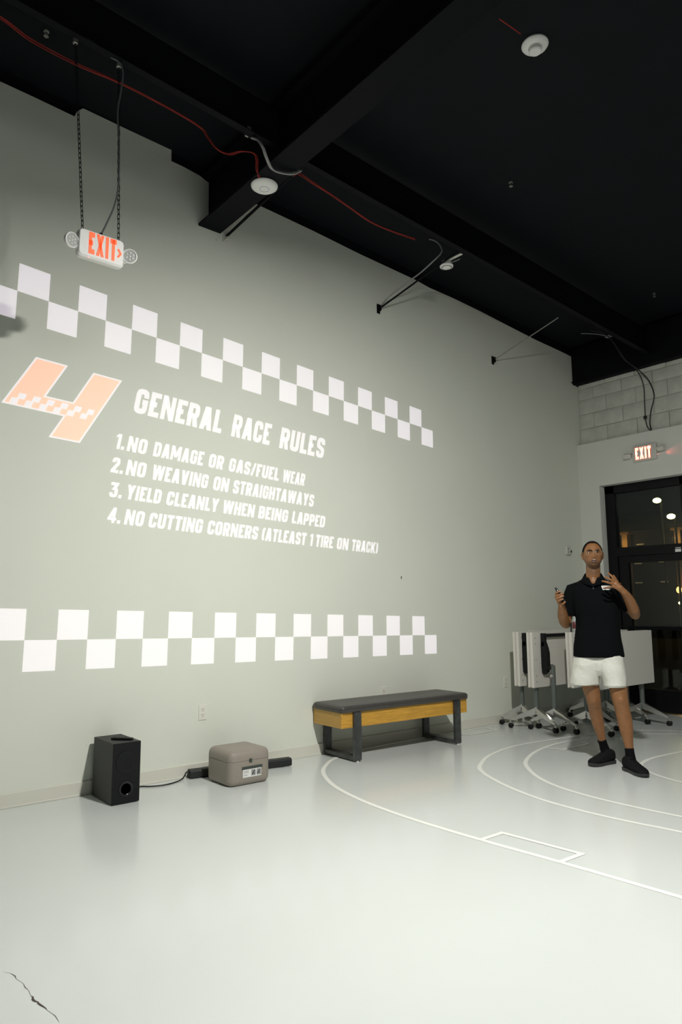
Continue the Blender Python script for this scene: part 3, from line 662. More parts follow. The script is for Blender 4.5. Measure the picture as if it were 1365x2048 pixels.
for y0 in (.005, .05): b.tube([(BX+.0021, y0+.008, .072), (BX+.0021, y0+.018, .09), (BX+.0021, y0+.028, .095)], .004, 6); b.ell((BX+.0022, y0+.027, .076), (.001, .005, .005), 8)
b.build('label_pictogram_figure', M['ink'], lb)
b = MB()
for z_ in (.100, .094, .088, .074, .068): b.box(BX+.0015, BX+.0018, -.060, -.018-.01*(z_ < .08), z_, z_+.0015)
b.build('label_print', M['ink'], lb)
b = MB(); b.box(BX+.0012, BX+.0030, -.075, .100, .112, .132, .0005, 1); b.build('tape_strip', M['tape'], t)

t = thing('soundbar', 'long black soundbar on the floor behind the foam box', 'speaker', (.048, 2.60, 0), math.radians(-9.2))
b = MB(); prof_ = [(-.030, .006), (.030, .006), (.036, .014), (.036, .050), (.024, .063), (-.030, .063), (-.036, .057), (-.036, .012)]
b.loft([[Vector((x, y, z)) for x, z in prof_] for y in (0, .845)]); b.build('body', M['spk'], t)
b = MB(); b.loft([[Vector((x*.6, y, .035+(z-.035)*.6)) for x, z in prof_] for y in (-.003, 0)]); b.build('end_cap', M['rubber'], t)
for yy in (.08, .76):
    b = MB(); b.box(-.025, .025, yy-.02, yy+.02, 0, .006); b.build('foot', M['rubber'], t)

# ------------------------------------------------------------------ BENCH
t = thing('bench', 'oak bench with charcoal padded top and steel frame legs against the wall', 'bench', (.012, 3.80, 0), math.radians(-2.3))
LEN, DEP = 1.50, .41
for y_ in (0, LEN-.028):
    b = MB(); b.box(0.0262, DEP-.0142, y_, y_+.028, .276, .402, .002, 1); b.build('end_apron', M['woodedge'], t)
for x_ in (.012, DEP-.014):
    b = MB(); b.box(x_, x_+.014, .0, LEN, .276, .402, .002, 1); b.build('long_apron', M['wood'], t)
b = MB(); b.box(.026, DEP-.014, .028, LEN-.028, .385, .402); b.build('deck', M['dark'], t)
def cring(z, d): return foam_ring(.0+d, DEP+.022-d, -.012+d, LEN+.012-d, z, max(.012, .035-d*.5), 6)
b = MB(); b.loft([cring(.403, .004), cring(.410, 0), cring(.438, 0), cring(.449, .005), cring(.456, .016), cring(.460, .04), cring(.462, .12)]); cu = b.build('cushion', M['cushion'], t, True)
pts = foam_ring(-.001, DEP+.023, -.013, LEN+.013, .437, .035, 6)
b = MB(); b.tube(pts+[pts[0]], .0028, 6); b.build('piping', M['cushion'], cu, True)
for y in (.115, 1.31):
    for xx, nm in ((DEP, 'leg'), (-.012, 'leg')):
        b = MB(); b.box(xx, xx+.030, y, y+.075, .012, .402, .003, 2); b.build(nm, M['benchsteel'], t)
        b = MB(); b.lathe([(.013, 0), (.013, .006), (.006, .012), (.001, .012)], T((xx+.015, y+.037, 0)), 14); b.build('foot_glide', M['offwhite'], t, True)
    b = MB(); b.box(.018, DEP, y, y+.075, .012, .045, .003, 2); b.build('floor_rail', M['benchsteel'], t)

# ------------------------------------------------------------------ FLIP-TOP TABLES (tops folded upright)
def flip_table(label, sx, sy0, sy1, near, far, side, nearc, farc=None, zb=.43, zt=1.0, knob=False, post_top=.66, showarm=True):
    """side=+1: underside and legs face the room (+x); -1: laminate face towards the room"""
    t = thing('flip_top_table', label, 'table', (sx, sy0, 0), group='folded flip-top tables by the back wall')
    O = Vector((sx, sy0, 0))
    def bx(mb, a, c, y0, y1, z0, z1, bev=0): mb.box(min(a, c), max(a, c), y0, y1, z0, z1, bev, 2)
    L = sy1-sy0; mb = MB(); bx(mb, 0, side*.022, 0, L, zb, zt, .003); top = mb.build('tabletop', M['laminate'], t)
    mb = MB(); bx(mb, side*.022, side*.042, .012, L-.012, zb+.008, zt-.008); mb.build('core', M['laminateunder'], top)
    mb = MB(); bx(mb, side*.042, side*.074, .0, L, zb+.0, zt-.0, .003); mb.build('underframe', M['laminate'], top)
    mb = MB()
    for zz in (zb+.06, zb+.12, zt-.06, zt-.12, (zb+zt)/2):
        for yy in (.05, L-.05): mb.lathe([(.001, 0), (.005, 0), (.005, .002), (.001, .002)], T((side*.0745, yy, zz)) @ Matrix.Rotation(side*math.pi/2, 4, 'Y'), 8)
    mb.build('screws', M['dark'], top)
    for hub, cs in ((near, nearc), (far, farc)):
        h = Vector((hub[0], hub[1], 0))-O
        mb = MB(); mb.tube([h+Vector((0, 0, .16)), h+Vector((0, 0, post_top))], .026, 16); mb.build('post', M['greypost'], t, True)
        if cs is None: cs = ((hub[0]-.235, hub[1]-.05), (hub[0]+.235, hub[1]-.03))
        for k, c in enumerate(cs):
            e = Vector((c[0], c[1], 0))-O; a = h+Vector((0, 0, .185)); bb = e+Vector((0, 0, .085)); d = (bb-a); dd = Vector((d.x, d.y, 0)).normalized(); n_ = Vector((-dd.y, dd.x, 0))
            mb = MB(); rings = []
            for q, wdt, hh in ((a, .026, .042), (a+d*.5, .021, .030), (a+d*.9, .016, .018), (bb, .012, .012)):
                rings.append([q+n_*wdt+Vector((0, 0, hh)), q-n_*wdt+Vector((0, 0, hh)), q-n_*wdt*.8-Vector((0, 0, hh*.7)), q+n_*wdt*.8-Vector((0, 0, hh*.7))])
            mb.loft(rings); ft = mb.build('foot', M['chrome'], t)
            for f in (-1, 1):
                mb = MB(); mb.lathe([(.001, -.010), (.020, -.010), (.027, -.006), (.027, .006), (.020, .010), (.001, .010)], T(e+n_*f*.014+Vector((0, 0, .028))) @ dd.to_track_quat('X', 'Z').to_matrix().to_4x4() @ Matrix.Rotation(math.pi/2, 4, 'X'), 18); mb.build('caster', M['rubber'], ft, True)
            mb = MB(); mb.lathe([(.001, .05), (.014, .05), (.016, .065), (.012, .085), (.001, .085)], T(e), 14); mb.build('caster_stem', M['chrome'], ft, True)
        if showarm:
            # folding bracket between post and top
            x_in = side*.076; 
            mb = MB(); prof2 = [(-.0, .30), (.02, .34), (.05, .335), (.075, .27), (.085, .22), (.085, .10), (.07, .03), (.03, .0), (.005, .02), (-.0, .08)]
            pts_ = [(h.x*.0+x_in+side*pq*.9, h.y-.03, zb+.13+z_) for pq, z_ in prof2]
            mb.poly(pts_, ex=(0, .05, 0)); br_ = mb.build('folding_bracket', M['rubber'], t)
            mb = MB(); mb.box(min(x_in, x_in+side*.05), max(x_in, x_in+side*.05), h.y-.03, h.y+.012, zb+.42, zt-.012, .006, 2); mb.build('strut', M['rubber'], br_)
            mb = MB(); mb.tube([(x_in+side*.05, h.y, zb+.20), (h.x, h.y, post_top-.02)], .03, 12); mb.build('pivot_arm', M['rubber'], br_, True)
            mb = MB(); mb.lathe([(.001, 0), (.018, 0), (.018, .008), (.001, .010)], T((h.x, h.y-.026, post_top-.11)) @ Matrix.Rotation(math.pi/2, 4, 'X'), 16); mb.build('pivot_bolt', M['chrome'], br_, True)
    if showarm:
        mb = MB(); ya = near[1]-sy0; yb = far[1]-sy0; mb.box(min(side*.078, side*.108), max(side*.078, side*.108), ya, yb, zt-.055, zt-.02, .004, 1); mb.build('crossbar', M['rubber'], t)
    return t
flip_table('folded table by the wall, mostly hidden, only its leg posts showing', .09, 6.85, 8.0, (.265, 6.44), (.29, 7.72), 1, ((.062, 6.345), (.48, 6.42)), showarm=False, post_top=.60)
b_ = flip_table('upright folded white table nearest the long wall', .285, 6.29, 7.45, (.495, 6.375), (.49, 7.40), 1, ((.26, 6.24), (.758, 6.31)))
a_ = flip_table('upright folded white table with black bracket, second from the long wall', .475, 6.27, 7.45, (.668, 6.44), (.70, 7.40), 1, ((.446, 6.327), (.932, 6.41)))
c_ = flip_table('upright folded white table with its end beside the presenter', .755, 6.56, 7.7, (.86, 6.92), (.86, 7.55), 1, None, showarm=False)
d_ = flip_table('folded table whose plain white face shows right of the presenter', 1.10, 6.62, 7.72, (.985, 6.53), (1.035, 7.55), -1, ((.74, 6.47), (1.23, 6.54)), ((.80, 7.50), (1.295, 7.60)), showarm=False)
# bottle and marker standing on the folded tops
t = thing('drink_bottle', 'small clear bottle with red label behind the presenter\'s elbow', 'bottle', (.792, 6.70, 1.0))
b = MB(); b.lathe([(.001, 0), (.026, 0), (.029, .01), (.029, .11), (.022, .14), (.011, .16), (.011, .185), (.001, .185)], n=24); b.build('body', M['clear'], t, True)
b = MB(); b.lathe([(.0293, .035), (.0300, .036), (.0300, .105), (.0293, .106)], n=24); b.build('label', M['redlabel'], t, True)
b = MB(); b.lathe([(.013, .175), (.013, .195), (.001, .196)], n=16); b.build('cap', M['white'], t, True)
t = thing('marker_pen', 'short black marker standing on the folded table behind the presenter', 'marker', (.792, 6.62, 1.0))
b = MB(); b.lathe([(.001, 0), (.009, 0), (.009, .075), (.001, .076)], n=14); b.build('barrel', M['cableblack'], t, True)
b = MB(); b.lathe([(.010, .055), (.010, .098), (.006, .102), (.001, .102)], n=14); b.build('cap', M['rubber'], t, True)

# ------------------------------------------------------------------ PERSON (local frame: x to the picture's right, y away, z up)
PO = (1.97, 5.32, 0); PR = math.atan2(.498, .867)
def remesh(o, vox, it=4, fac=.5, keep=True):
    md = o.modifiers.new('r', 'REMESH'); md.mode = 'VOXEL'; md.voxel_size = vox; md.use_smooth_shade = True
    sm_ = o.modifiers.new('s', 'SMOOTH'); sm_.iterations = it; sm_.factor = fac
    bpy.context.view_layer.update(); dg = bpy.context.evaluated_depsgraph_get()
    me = bpy.data.meshes.new_from_object(o.evaluated_get(dg)); old = o.data
    mats = [x for x in old.materials]; o.modifiers.clear(); o.data = me
    me.materials.clear()
    for x in mats: me.materials.append(x)
    for p in me.polygons: p.use_smooth = True; p.material_index = 0
    return o
HC = Vector((-.094, -.012, 1.684)); HM = T(HC) @ Matrix.Rotation(math.radians(7), 4, 'Z') @ Matrix.Rotation(math.radians(-9), 4, 'X')
# head radius 1 -> shape. x right, y back, z up, face towards -y
def g(x, z, cx, cz_, sx, sz): return math.exp(-((x-cx)/sx)**2-((z-cz_)/sz)**2)
def headp(th, ph):
    """th from the top (0) to the chin (pi); ph 0 = face front"""
    nx, ny, nz = math.sin(th)*math.sin(ph), -math.sin(th)*math.cos(ph), math.cos(th)
    def se(v, e): return math.copysign(abs(v)**e, v)
    x = .0765*se(nx, .93); y = .095*se(ny, .95); z = .113*se(nz, .95)
    low = max(0, -z/.113)
    x *= 1-.24*low**2.0
    if y > 0: y *= 1-.42*max(0, min(1, (-z-.02)/.08))
    if y < 0:
        f = min(1, max(0, -ny))**.6
        y *= 1+.10*low
        x *= 1-.06*max(0, (z-.05)/.06)
        d = 0
        d += .0050*(g(x, z, -.030, .026, .022, .010)+g(x, z, .030, .026, .022, .010))
        d -= .0105*(g(x, z, -.031, .006, .018, .013)+g(x, z, .031, .006, .018, .013))
        d += .0115*g(x, z, 0, .004, .011, .022)+.0240*g(x, z, 0, -.030, .0130, .017)+.011*(g(x, z, -.014, -.036, .008, .009)+g(x, z, .014, -.036, .008, .009))
        d += .0045*(g(x, z, -.046, -.020, .022, .020)+g(x, z, .046, -.020, .022, .020))
        d += .0050*g(x, z, 0, -.062, .026, .016)+.0075*g(x, z, 0, -.100, .024, .014)
        d -= .0035*g(x, z, 0, -.083, .022, .007)
        y -= d*f
    return Vector((x, y, z))
def head_rings(n=72, mth=60):
    return [[HM @ headp(.02+(math.pi-.04)*i/(mth-1), 2*math.pi*k/n) for k in range(n)] for i in range(mth)]
def front_y(x, z):
    """y of the face surface at local x, z (search)"""
    best = None
    for i in range(90):
        th = .3+2.5*i/89
        for k in range(-40, 41):
            p = headp(th, k*.03)
            e = (p.x-x)**2+(p.z-z)**2
            if best is None or e < best[0]: best = (e, p.y)
    return best[1]

b = MB()
b.loft(head_rings())
# ears
for s, zz in ((-1, -.006), (1, -.006)):
    mt = HM @ T((s*.079, .006, zz)) @ Matrix.Rotation(math.radians(-24*s), 4, 'Z') @ Matrix.Rotation(math.radians(10*s), 4, 'Y')
    rings = []
    for k in range(14):
        a = k*2*math.pi/14+math.pi/2; c = mt @ Vector((0, math.cos(a)*.014, math.sin(a)*.029*(1 if math.sin(a) > 0 else .85)))
        rings.append(c)
    b.tube(rings+[rings[0], rings[1]], .0052, 8)
    b.ell((0, 0, 0), (.005, .013, .026), 14, mt @ T((-s*.004, 0, 0)))
# neck and upper chest under the shirt
b.tube([(-.100, .035, 1.36), (-.101, .028, 1.44), (-.100, .020, 1.50), (-.097, .012, 1.55), (-.095, .012, 1.60), (-.095, .012, 1.64)], [.062, .062, .058, .0565, .056, .052], 28, True)
b.tube([(-.20, .035, 1.39), (-.101, .04, 1.41), (.0, .035, 1.39)], [.045, .055, .045], 20, True)
# torso core hidden under the clothes
b.tube([(-.095, .03, 1.30), (-.09, .02, 1.15), (-.09, .02, .95), (-.09, .02, .82)], [.11, .10, .105, .11], 24, True)
b.ell((-.100, -.004, 1.462), (.050, .048, .055))
# arms
b.tube([(-.20, .025, 1.405), (-.262, .025, 1.40), (-.300, .035, 1.30), (-.325, .035, 1.18), (-.335, .022, 1.125), (-.341, -.045, 1.150), (-.347, -.105, 1.195), (-.347, -.160, 1.245), (-.346, -.197, 1.277), (-.353, -.204, 1.300)],
       [.05, .052, .050, .045, .0415, .0435, .042, .034, .0265, .024], 20, True)
b.tube([(.02, .025, 1.405), (.080, .025, 1.415), (.128, .03, 1.335), (.182, .03, 1.235), (.203, .015, 1.200), (.192, -.040, 1.240), (.170, -.095, 1.300), (.145, -.150, 1.350), (.124, -.188, 1.380), (.108, -.198, 1.396)],
       [.05, .052, .049, .045, .0405, .044, .041, .033, .0265, .0235], 20, True)
# right hand (picture left), closed on the clicker
P3 = Vector
def finger(mb, pts, r0=.0104, r1=.0078):
    n = len(pts); mb.tube(spline(pts, 4), [r0+(r1-r0)*i/((n-1)*4) for i in range((n-1)*4+1)], 12, True)
b.tube([(-.347, -.200, 1.285), (-.360, -.204, 1.310), (-.369, -.204, 1.328)], [.022, .023, .016], 16, True)
b.tube([(-.352, -.203, 1.292), (-.374, -.202, 1.345)], [.020, .012], 14, True); b.tube([(-.350, -.203, 1.295), (-.366, -.207, 1.310)], [.020, .013], 14, True)
finger(b, [(-.373, -.202, 1.342), (-.383, -.236, 1.366), (-.368, -.254, 1.381), (-.347, -.250, 1.387)])
finger(b, [(-.376, -.205, 1.331), (-.385, -.246, 1.346), (-.355, -.262, 1.361), (-.327, -.255, 1.371)])
finger(b, [(-.372, -.207, 1.319), (-.379, -.247, 1.327), (-.352, -.262, 1.339), (-.327, -.255, 1.350)])
finger(b, [(-.366, -.208, 1.306), (-.370, -.243, 1.309), (-.351, -.255, 1.317), (-.333, -.250, 1.327)], .0092, .0070)
finger(b, [(-.350, -.204, 1.292), (-.340, -.226, 1.284), (-.328, -.243, 1.292), (-.316, -.246, 1.304)], .0112, .0078)
# left hand (picture right), spread in front of the chest
b.tube([(.116, -.193, 1.388), (.092, -.206, 1.413), (.070, -.214, 1.438)], [.024, .027, .018], 18, True)
for kx, ky, kz in ((.066, -.212, 1.464), (.056, -.218, 1.454), (.050, -.220, 1.438), (.052, -.217, 1.420)):
    b.tube([(.108, -.198, 1.396), (kx, ky, kz)], [.020, .0115], 14, True)
finger(b, [(.069, -.210, 1.464), (.047, -.225, 1.495), (.031, -.220, 1.514), (.019, -.210, 1.526)])
finger(b, [(.057, -.218, 1.455), (.029, -.238, 1.477), (.008, -.235, 1.489), (-.006, -.222, 1.499)])
finger(b, [(.051, -.221, 1.438), (.018, -.240, 1.451), (-.006, -.238, 1.459), (-.026, -.225, 1.464)])
finger(b, [(.053, -.217, 1.419), (.022, -.235, 1.416), (-.001, -.235, 1.412), (-.019, -.222, 1.409)], .0092, .0070)
finger(b, [(.102, -.178, 1.412), (.083, -.158, 1.455), (.069, -.160, 1.485), (.056, -.166, 1.508)], .0115, .008)
# legs
b.tube([(-.160, .02, .86), (-.175, .03, .74), (-.165, .045, .62), (-.150, .056, .545), (-.147, .064, .51), (-.143, .095, .455), (-.136, .125, .39), (-.122, .148, .30), (-.104, .165, .205), (-.094, .174, .155), (-.082, .184, .095), (-.100, .150, .045)],
       [.085, .078, .068, .059, .0565, .052, .0525, .046, .032, .0295, .033, .026], 24, True)
b.tube([(.0, .01, .86), (.030, .0, .74), (.046, -.025, .62), (.052, -.036, .555), (.056, -.038, .52), (.066, -.028, .455), (.077, -.022, .385), (.088, -.032, .29), (.097, -.046, .20), (.101, -.054, .155), (.104, -.060, .09), (.120, -.090, .045)],
       [.080, .072, .068, .063, .0605, .057, .0575, .049, .034, .0305, .034, .026], 24, True)
b.ell((-.147, .022, .525), (.033, .024, .040)); b.ell((.056, -.080, .535), (.033, .024, .040))
person = b.build('person', M['skin'], None, True)
remesh(person, .0038, 2, .5)
person.location = PO; person.rotation_euler.z = PR
tag(person, 'person in black polo shirt and light shorts standing and gesturing while holding a clicker', 'person')

for tip, prv in (((-.347, -.250, 1.387), (-.368, -.254, 1.381)), ((-.327, -.255, 1.371), (-.355, -.262, 1.361)), ((-.327, -.255, 1.350), (-.352, -.262, 1.339)), ((-.333, -.250, 1.327), (-.351, -.255, 1.317)), ((-.316, -.246, 1.304), (-.328, -.243, 1.292)),
                 ((.019, -.210, 1.526), (.031, -.220, 1.514)), ((-.006, -.222, 1.499), (.008, -.235, 1.489)), ((-.026, -.225, 1.464), (-.006, -.238, 1.459)), ((-.019, -.222, 1.409), (-.001, -.235, 1.412))):
    d = (Vector(tip)-Vector(prv)).normalized(); n_ = Vector((0, -1, 0)); n_ = (n_-d*n_.dot(d)).normalized(); q = Matrix((d, d.cross(n_)*-1, n_)).transposed().to_4x4()
    mb = MB(); mb.ell((0, 0, 0), (.0052, .0040, .0014), 10, T(Vector(tip)+n_*.0056+d*.0015) @ q); mb.build('fingernail', M['nail'], person, True)

# hair: close-cropped cap following the skull
mb = MB(); n, mth = 140, 110; rings = []
def hairline(ph):
    a = abs((ph+math.pi) % (2*math.pi)-math.pi)
    return .087-.018*max(0, min(1, (a-.50)/.40))-.060*max(0, min(1, (a-.90)/.30))-.045*max(0, min(1, (a-1.7)/.5))
outv = []; grid = {}
for i in range(mth):
    th = .02+(math.pi-.04)*i/(mth-1)
    for k in range(n):
        p = headp(th, 2*math.pi*k/n); hl = hairline(2*math.pi*k/n); fade = max(0, min(1, (p.z-hl)/.03))
        nn = Vector((p.x/.0765**2, p.y/.095**2, p.z/.113**2)).normalized()
        grid[i, k] = (p, nn, fade, p.z > hl)
def vert(i, k, off):
    p, nn, f, ins = grid[i, k % n]; return HM @ (p+nn*(.0012+.0055*f if off else -.004))
V1 = {}; V2 = {}
for (i, k) in grid:
    V1[i, k] = mb.bm.verts.new(vert(i, k, True)); V2[i, k] = mb.bm.verts.new(vert(i, k, False))
for i in range(mth-1):
    for k in range(n):
        q = [(i, k), (i, (k+1) % n), (i+1, (k+1) % n), (i+1, k)]
        if all(grid[c][3] for c in q):
            mb.bm.faces.new([V1[c] for c in q]); mb.bm.faces.new([V2[c] for c in q[::-1]])
for v in [v for v in mb.bm.verts if not v.link_faces]: mb.bm.verts.remove(v)
mb.build('hair', M['hair'], person, True)
# eyebrows, eyes, lips, glasses
for s in (-1, 1):
    mb = MB(); pts = []
    for x, z in ((.013, .021), (.024, .027), (.036, .029), (.047, .024)):
        pts.append(HM @ Vector((s*x, front_y(s*x, z)-.0026, z-.002)))
    mb.tube(spline(pts, 4), [.0042]*4+[.0050]*6+[.0024]*3, 8, True); mb.build('eyebrow', M['hair'], person, True)
    ey = front_y(s*.031, .006)
    mb = MB(); mb.ell((0, 0, 0), (.0128, .0085, .0072), 20, HM @ T((s*.031, ey+.0055, .006))); e_ = mb.build('eye', M['eyewhite'], person, True)
    mb = MB(); mb.ell((0, 0, 0), (.0066, .0035, .0066), 16, HM @ T((s*.031+.0022, ey-.0006, .0065))); mb.build('iris', M['iris'], e_, True)
    mb = MB(); pts = [HM @ Vector((s*.031+.0135*math.cos(a), ey-.0022+.004*abs(math.cos(a)), .0065+.0068*math.sin(a))) for a in [math.pi*j/8 for j in range(9)]]
    mb.tube(pts, .0016, 6); mb.build('eyelid', M['hair'], person, True)
ly = front_y(0, -.062)
mb = MB(); mb.ell((0, 0, 0), (.0195, .004, .0085), 20, HM @ T((0, ly-.0002, -.0615))); mb.build('mouth', M['mouth'], person, True)
mb = MB(); mb.ell((0, 0, 0), (.014, .003, .0032), 16, HM @ T((0, ly-.0022, -.0570))); mb.build('teeth', M['teeth'], person, True)
mb = MB()
for top_ in (1, -1):
    pts = []
    for j in range(11):
        a = math.pi*j/10; x = .0225*math.cos(a); zz = -.0615+top_*(.0098 if top_ > 0 else .0105)*math.sin(a)-(.0015*math.exp(-(x/.004)**2) if top_ > 0 else 0)
        pts.append(HM @ Vector((x, ly-.0016+.0075*math.cos(a)**2, zz)))
    mb.tube(pts, [.0012]+[.0026 if top_ > 0 else .0034]*9+[.0012], 8, True)
mb.build('lips', M['lips'], person, True)
gl = None; mb = MB(); ml = MB(); gy = front_y(0, .012)-.004
for s in (-1, 1):
    pts = []
    for j in range(24):
        a = 2*math.pi*j/24; ca, sa = math.cos(a), math.sin(a)
        pts.append(HM @ Vector((s*.0335+.0265*math.copysign(abs(ca)**.65, ca), gy-.001+.008*((s*.0335+.0265*ca)/.06)**2, .002+.0215*math.copysign(abs(sa)**.65, sa)-.0015*s*0)))
    mb.tube(pts+[pts[0], pts[1]], .0011, 6); ml.poly(pts)
    mb.tube(spline([HM @ Vector(q) for q in ((s*.060, gy+.007, .013), (s*.070, gy+.02, .013), (s*.081, -.02, .011), (s*.083, .008, .012))], 5), .0016, 6)
mb.tube(spline([HM @ Vector(q) for q in ((-.008, gy, .008), (0, gy-.002, .0105), (.008, gy, .008))], 4), .0014, 6)
gl = mb.build('glasses', M['clearframe'], person, True); ml.build('lens', M['lens'], gl)

# polo shirt
def ering(cx, cy, z, rx, ry, e=.85, n=40, tilt=0, ty=0):
    out = []
    for k in range(n):
        a = 2*math.pi*k/n; ca, sa = math.cos(a), math.sin(a)
        out.append(Vector((cx+rx*math.copysign(abs(ca)**e, ca), cy+ry*math.copysign(abs(sa)**e, sa), z+tilt*ca+ty*sa)))
    return out
b = MB()
b.loft([ering(-.091, .015, .862, .200, .142), ering(-.091, .015, .90, .196, .140), ering(-.088, .015, 1.0, .182, .134), ering(-.085, .015, 1.10, .169, .130), ering(-.084, .015, 1.17, .167, .130),
        ering(-.088, .015, 1.25, .178, .132), ering(-.094, .018, 1.33, .188, .128), ering(-.097, .022, 1.40, .192, .116), ering(-.099, .026, 1.435, .180, .100), ering(-.100, .028, 1.463, .140, .082, ty=.012), ering(-.100, .028, 1.482, .100, .070, ty=.026), ering(-.099, .026, 1.488, .078, .062, ty=.036)])
b.tube([(-.20, .025, 1.410), (-.258, .025, 1.395), (-.292, .033, 1.315), (-.312, .035, 1.235), (-.318, .035, 1.196)], [.066, .071, .067, .062, .060], 24)
b.tube([(.01, .025, 1.412), (.066, .025, 1.400), (.116, .03, 1.335), (.160, .03, 1.265), (.174, .028, 1.240)], [.066, .071, .066, .061, .059], 24)
sh = b.build('polo_shirt', M['shirt'], None, True)
remesh(sh, .007, 5, .5)
for v in sh.data.vertices:
    p = v.co; a_ = noise.noise(Vector((p.x*9, p.y*9, p.z*4)))*.006+noise.noise(Vector((p.x*5+9, p.y*5, p.z*14)))*.004
    v.co = p+v.normal*a_*min(1, max(0, (1.43-p.z)/.1))
sh.parent = person
from mathutils.bvhtree import BVHTree
bm_ = bmesh.new(); bm_.from_mesh(sh.data); tree = BVHTree.FromBMesh(bm_)
def onshirt(x, z, off=.0012):
    h = tree.ray_cast(Vector((x, -.6, z)), Vector((0, 1, 0)))
    return Vector((x, (h[0].y if h[0] else -.12)-off, z))
# collar and placket
mb = MB(); ro, ri = [], []
for j in range(33):
    a = math.radians(-154+308*j/32); ab = math.radians(-178+356*j/32)      # 0 = back of the neck
    gx, gy_ = math.sin(ab), math.cos(ab)
    fx, fy = math.sin(a), math.cos(a); front = .5-.5*math.cos(a)
    cx, cy = -.0995, .020
    zt_ = 1.552-.058*front**1.3; 
    rr_ = (.066+.004*front, .063+.016*front)
    top_ = Vector((cx+fx*rr_[0], cy+fy*rr_[1], zt_)); bot = Vector((cx+gx*(rr_[0]+.022+.012*front), cy+gy_*(rr_[1]+.028+.024*front), zt_-.042-.022*front))
    ro.append((top_, bot))
rg = [[tp+Vector((0, 0, -.004)), tp, bt, bt+Vector((0, 0, -.004)), (tp+bt)/2+Vector((0, 0, -.012))] for tp, bt in ro]
mb.loft(rg); mb.build('collar', M['shirt'], sh, True)
mb = MB(); mb.lathe([(.001, 0), (.0042, 0), (.0042, .002), (.001, .002)], T(onshirt(-.101, 1.412, .0005)) @ Matrix.Rotation(math.pi/2, 4, 'X'), 12); mb.build('button', M['greypost'], sh, True)
# white printed chest emblem: stacked wavy bars
mb = MB()
for z0, wv, a0, a1 in ((1.430, .006, -.038, .004), (1.421, .007, -.036, .006), (1.412, .006, -.034, .030), (1.402, .007, -.030, .030)):
    N = 10
    for i in range(N):
        xa, xb = a0+(a1-a0)*i/N, a0+(a1-a0)*(i+1)/N
        mb.poly([onshirt(xa, z0-wv/2), onshirt(xb, z0-wv/2), onshirt(xb, z0+wv/2), onshirt(xa, z0+wv/2)])
for xa in (-.002, .006, .016, .024):
    mb.poly([onshirt(xa, 1.408), onshirt(xa+.0045, 1.408), onshirt(xa+.0045, 1.433), onshirt(xa, 1.433)])
mb.poly([onshirt(-.038, 1.418), onshirt(-.033, 1.418), onshirt(-.033, 1.432), onshirt(-.038, 1.432)])
mb.build('chest_emblem', M['emblem'], sh)

# shorts
b = MB()
b.loft([ering(-.09, .015, .90, .165, .112), ering(-.09, .018, .82, .180, .118), ering(-.09, .025, .76, .160, .105), ering(-.09, .03, .715, .08, .075)])
def legring(cx, cy, z, rx, ry): return ering(cx, cy, z, rx, ry, .9, 36)
b.loft([legring(-.175, .02, .88, .10, .120), legring(-.186, .02, .80, .110, .128), legring(-.199, .028, .72, .110, .124), legring(-.210, .036, .637, .113, .118)])
b.loft([legring(-.005, .01, .88, .10, .120), legring(.002, .008, .80, .104, .128), legring(.016, -.004, .72, .092, .122), legring(.026, -.014, .632, .086, .116)])
so = b.build('shorts', M['shorts'], None, True)
remesh(so, .005, 4, .5)
for v in so.data.vertices:
    p = v.co; a_ = noise.noise(Vector((p.x*7, p.y*7, p.z*11)))*.009+noise.noise(Vector((p.x*16+p.z*14, p.y*20, p.z*10+5)))*.0045
    v.co = p+v.normal*a_
so.parent = person
mb = MB()
for cx, cy, z, rx, ry in ((-.208, .036, .652, .1135, .1185), (.024, -.014, .648, .0865, .1165)):
    pts = legring(cx, cy, z, rx, ry); mb.tube(pts+[pts[0]], .0022, 6)
mb.build('hem_stitch', M['shorts'], so, True)

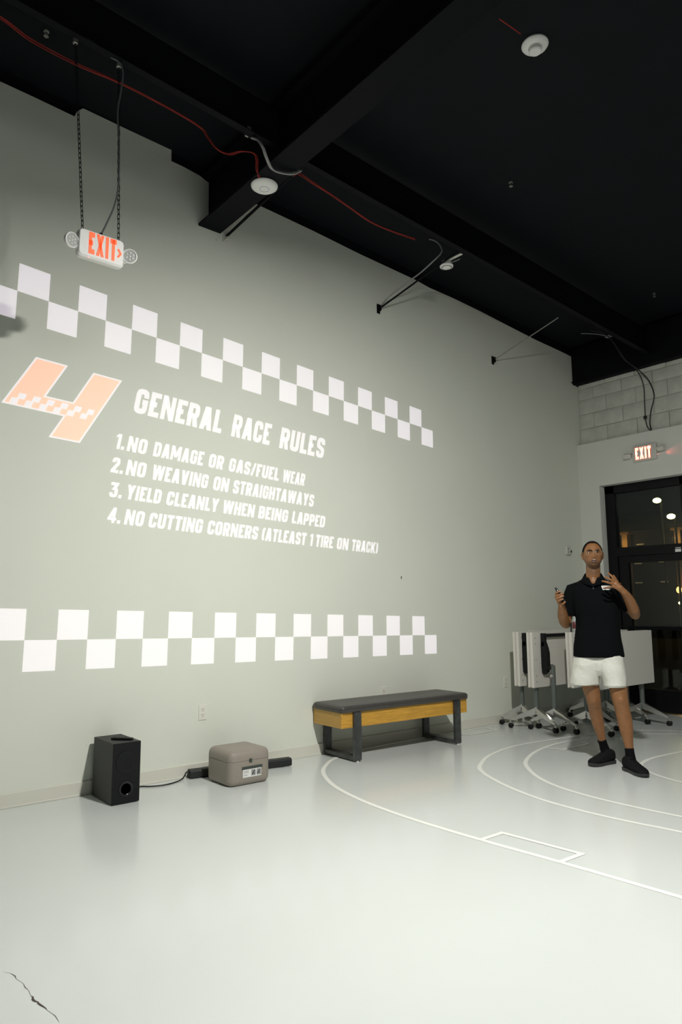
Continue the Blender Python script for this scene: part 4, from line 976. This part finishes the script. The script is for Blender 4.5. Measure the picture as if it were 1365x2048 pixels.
# socks and shoes
def shoe(heel, toe, zrot_label):
    h, t_ = Vector((*heel, 0)), Vector((*toe, 0)); d = (t_-h).normalized(); n_ = Vector((-d.y, d.x, 0)); L = (t_-h).length
    def sec(f, wd, z0, z1, e=.8, n=24):
        c = h+d*L*f; out = []
        for k in range(n):
            a = 2*math.pi*k/n; ca, sa = math.cos(a), math.sin(a)
            out.append(c+n_*wd*math.copysign(abs(ca)**e, ca)+Vector((0, 0, (z0+z1)/2+(z1-z0)/2*math.copysign(abs(sa)**e, sa))))
        return out
    b = MB(); b.loft([sec(.01, .022, .03, .085), sec(.05, .033, .02, .105), sec(.15, .038, .018, .118), sec(.30, .039, .018, .118), sec(.42, .041, .018, .100), sec(.55, .045, .018, .083), sec(.70, .049, .018, .068), sec(.84, .046, .018, .057), sec(.94, .034, .02, .048), sec(.99, .015, .024, .038)])
    s_ = b.build('shoe', M['shoe'], person, True)
    b = MB(); rings = []
    for f, wd in ((0, .018), (.03, .034), (.15, .041), (.35, .039), (.5, .043), (.68, .051), (.84, .048), (.95, .034), (1.0, .014)):
        c = h+d*L*f; lift = .010*max(0, (f-.75)/.25)
        rings.append([c+n_*wd+Vector((0, 0, .026+lift*.5)), c-n_*wd+Vector((0, 0, .026+lift*.5)), c-n_*wd*.92+Vector((0, 0, .001+lift)), c+n_*wd*.92+Vector((0, 0, .001+lift))])
    b.loft(rings); b.build('sole', M['sole'], s_, True)
    b = MB()
    for i in range(5):
        f = .40+.055*i; c = h+d*L*f; zt_ = .112-.0115*i*1.05
        b.tube([c+n_*.024+Vector((0, 0, zt_-.012)), c+Vector((0, 0, zt_-.002))+d*.004, c-n_*.024+Vector((0, 0, zt_-.012))], .0028, 6)
    b.build('laces', M['sock'], s_, True)
    return s_
s1 = shoe((-.020, .214), (-.200, -.005), 'r')
s2_ = shoe((.060, -.020), (.205, -.262), 'l')
for pts, r in (([(-.104, .163, .185), (-.094, .172, .150), (-.083, .182, .105), (-.075, .180, .07)], [.0345, .0335, .038, .040]), ([(.099, -.050, .170), (.101, -.054, .140), (.104, -.060, .10), (.108, -.066, .07)], [.0345, .0345, .038, .040])):
    b = MB(); b.tube(pts, r, 20); b.build('sock', M['sock'], person, True)
# clicker held in the right hand
ck = thing('presentation_clicker', 'slim black clicker held upright in the presenter\'s raised right hand', 'clicker', PO, PR)
a, c = Vector((-.383, -.214, 1.412)), Vector((-.318, -.236, 1.306))
mb = MB(); mb.tube([a, a+(c-a)*.12, a+(c-a)*.5, c], [.0085, .0105, .0115, .0095], 14, True); mb.build('body', M['rubber'], ck, True)
mb = MB(); mb.tube([a+(c-a)*.12+Vector((.002, -.0105, 0)), a+(c-a)*.28+Vector((.002, -.0108, 0))], .003, 8, True); mb.build('button', M['steel'], ck, True)
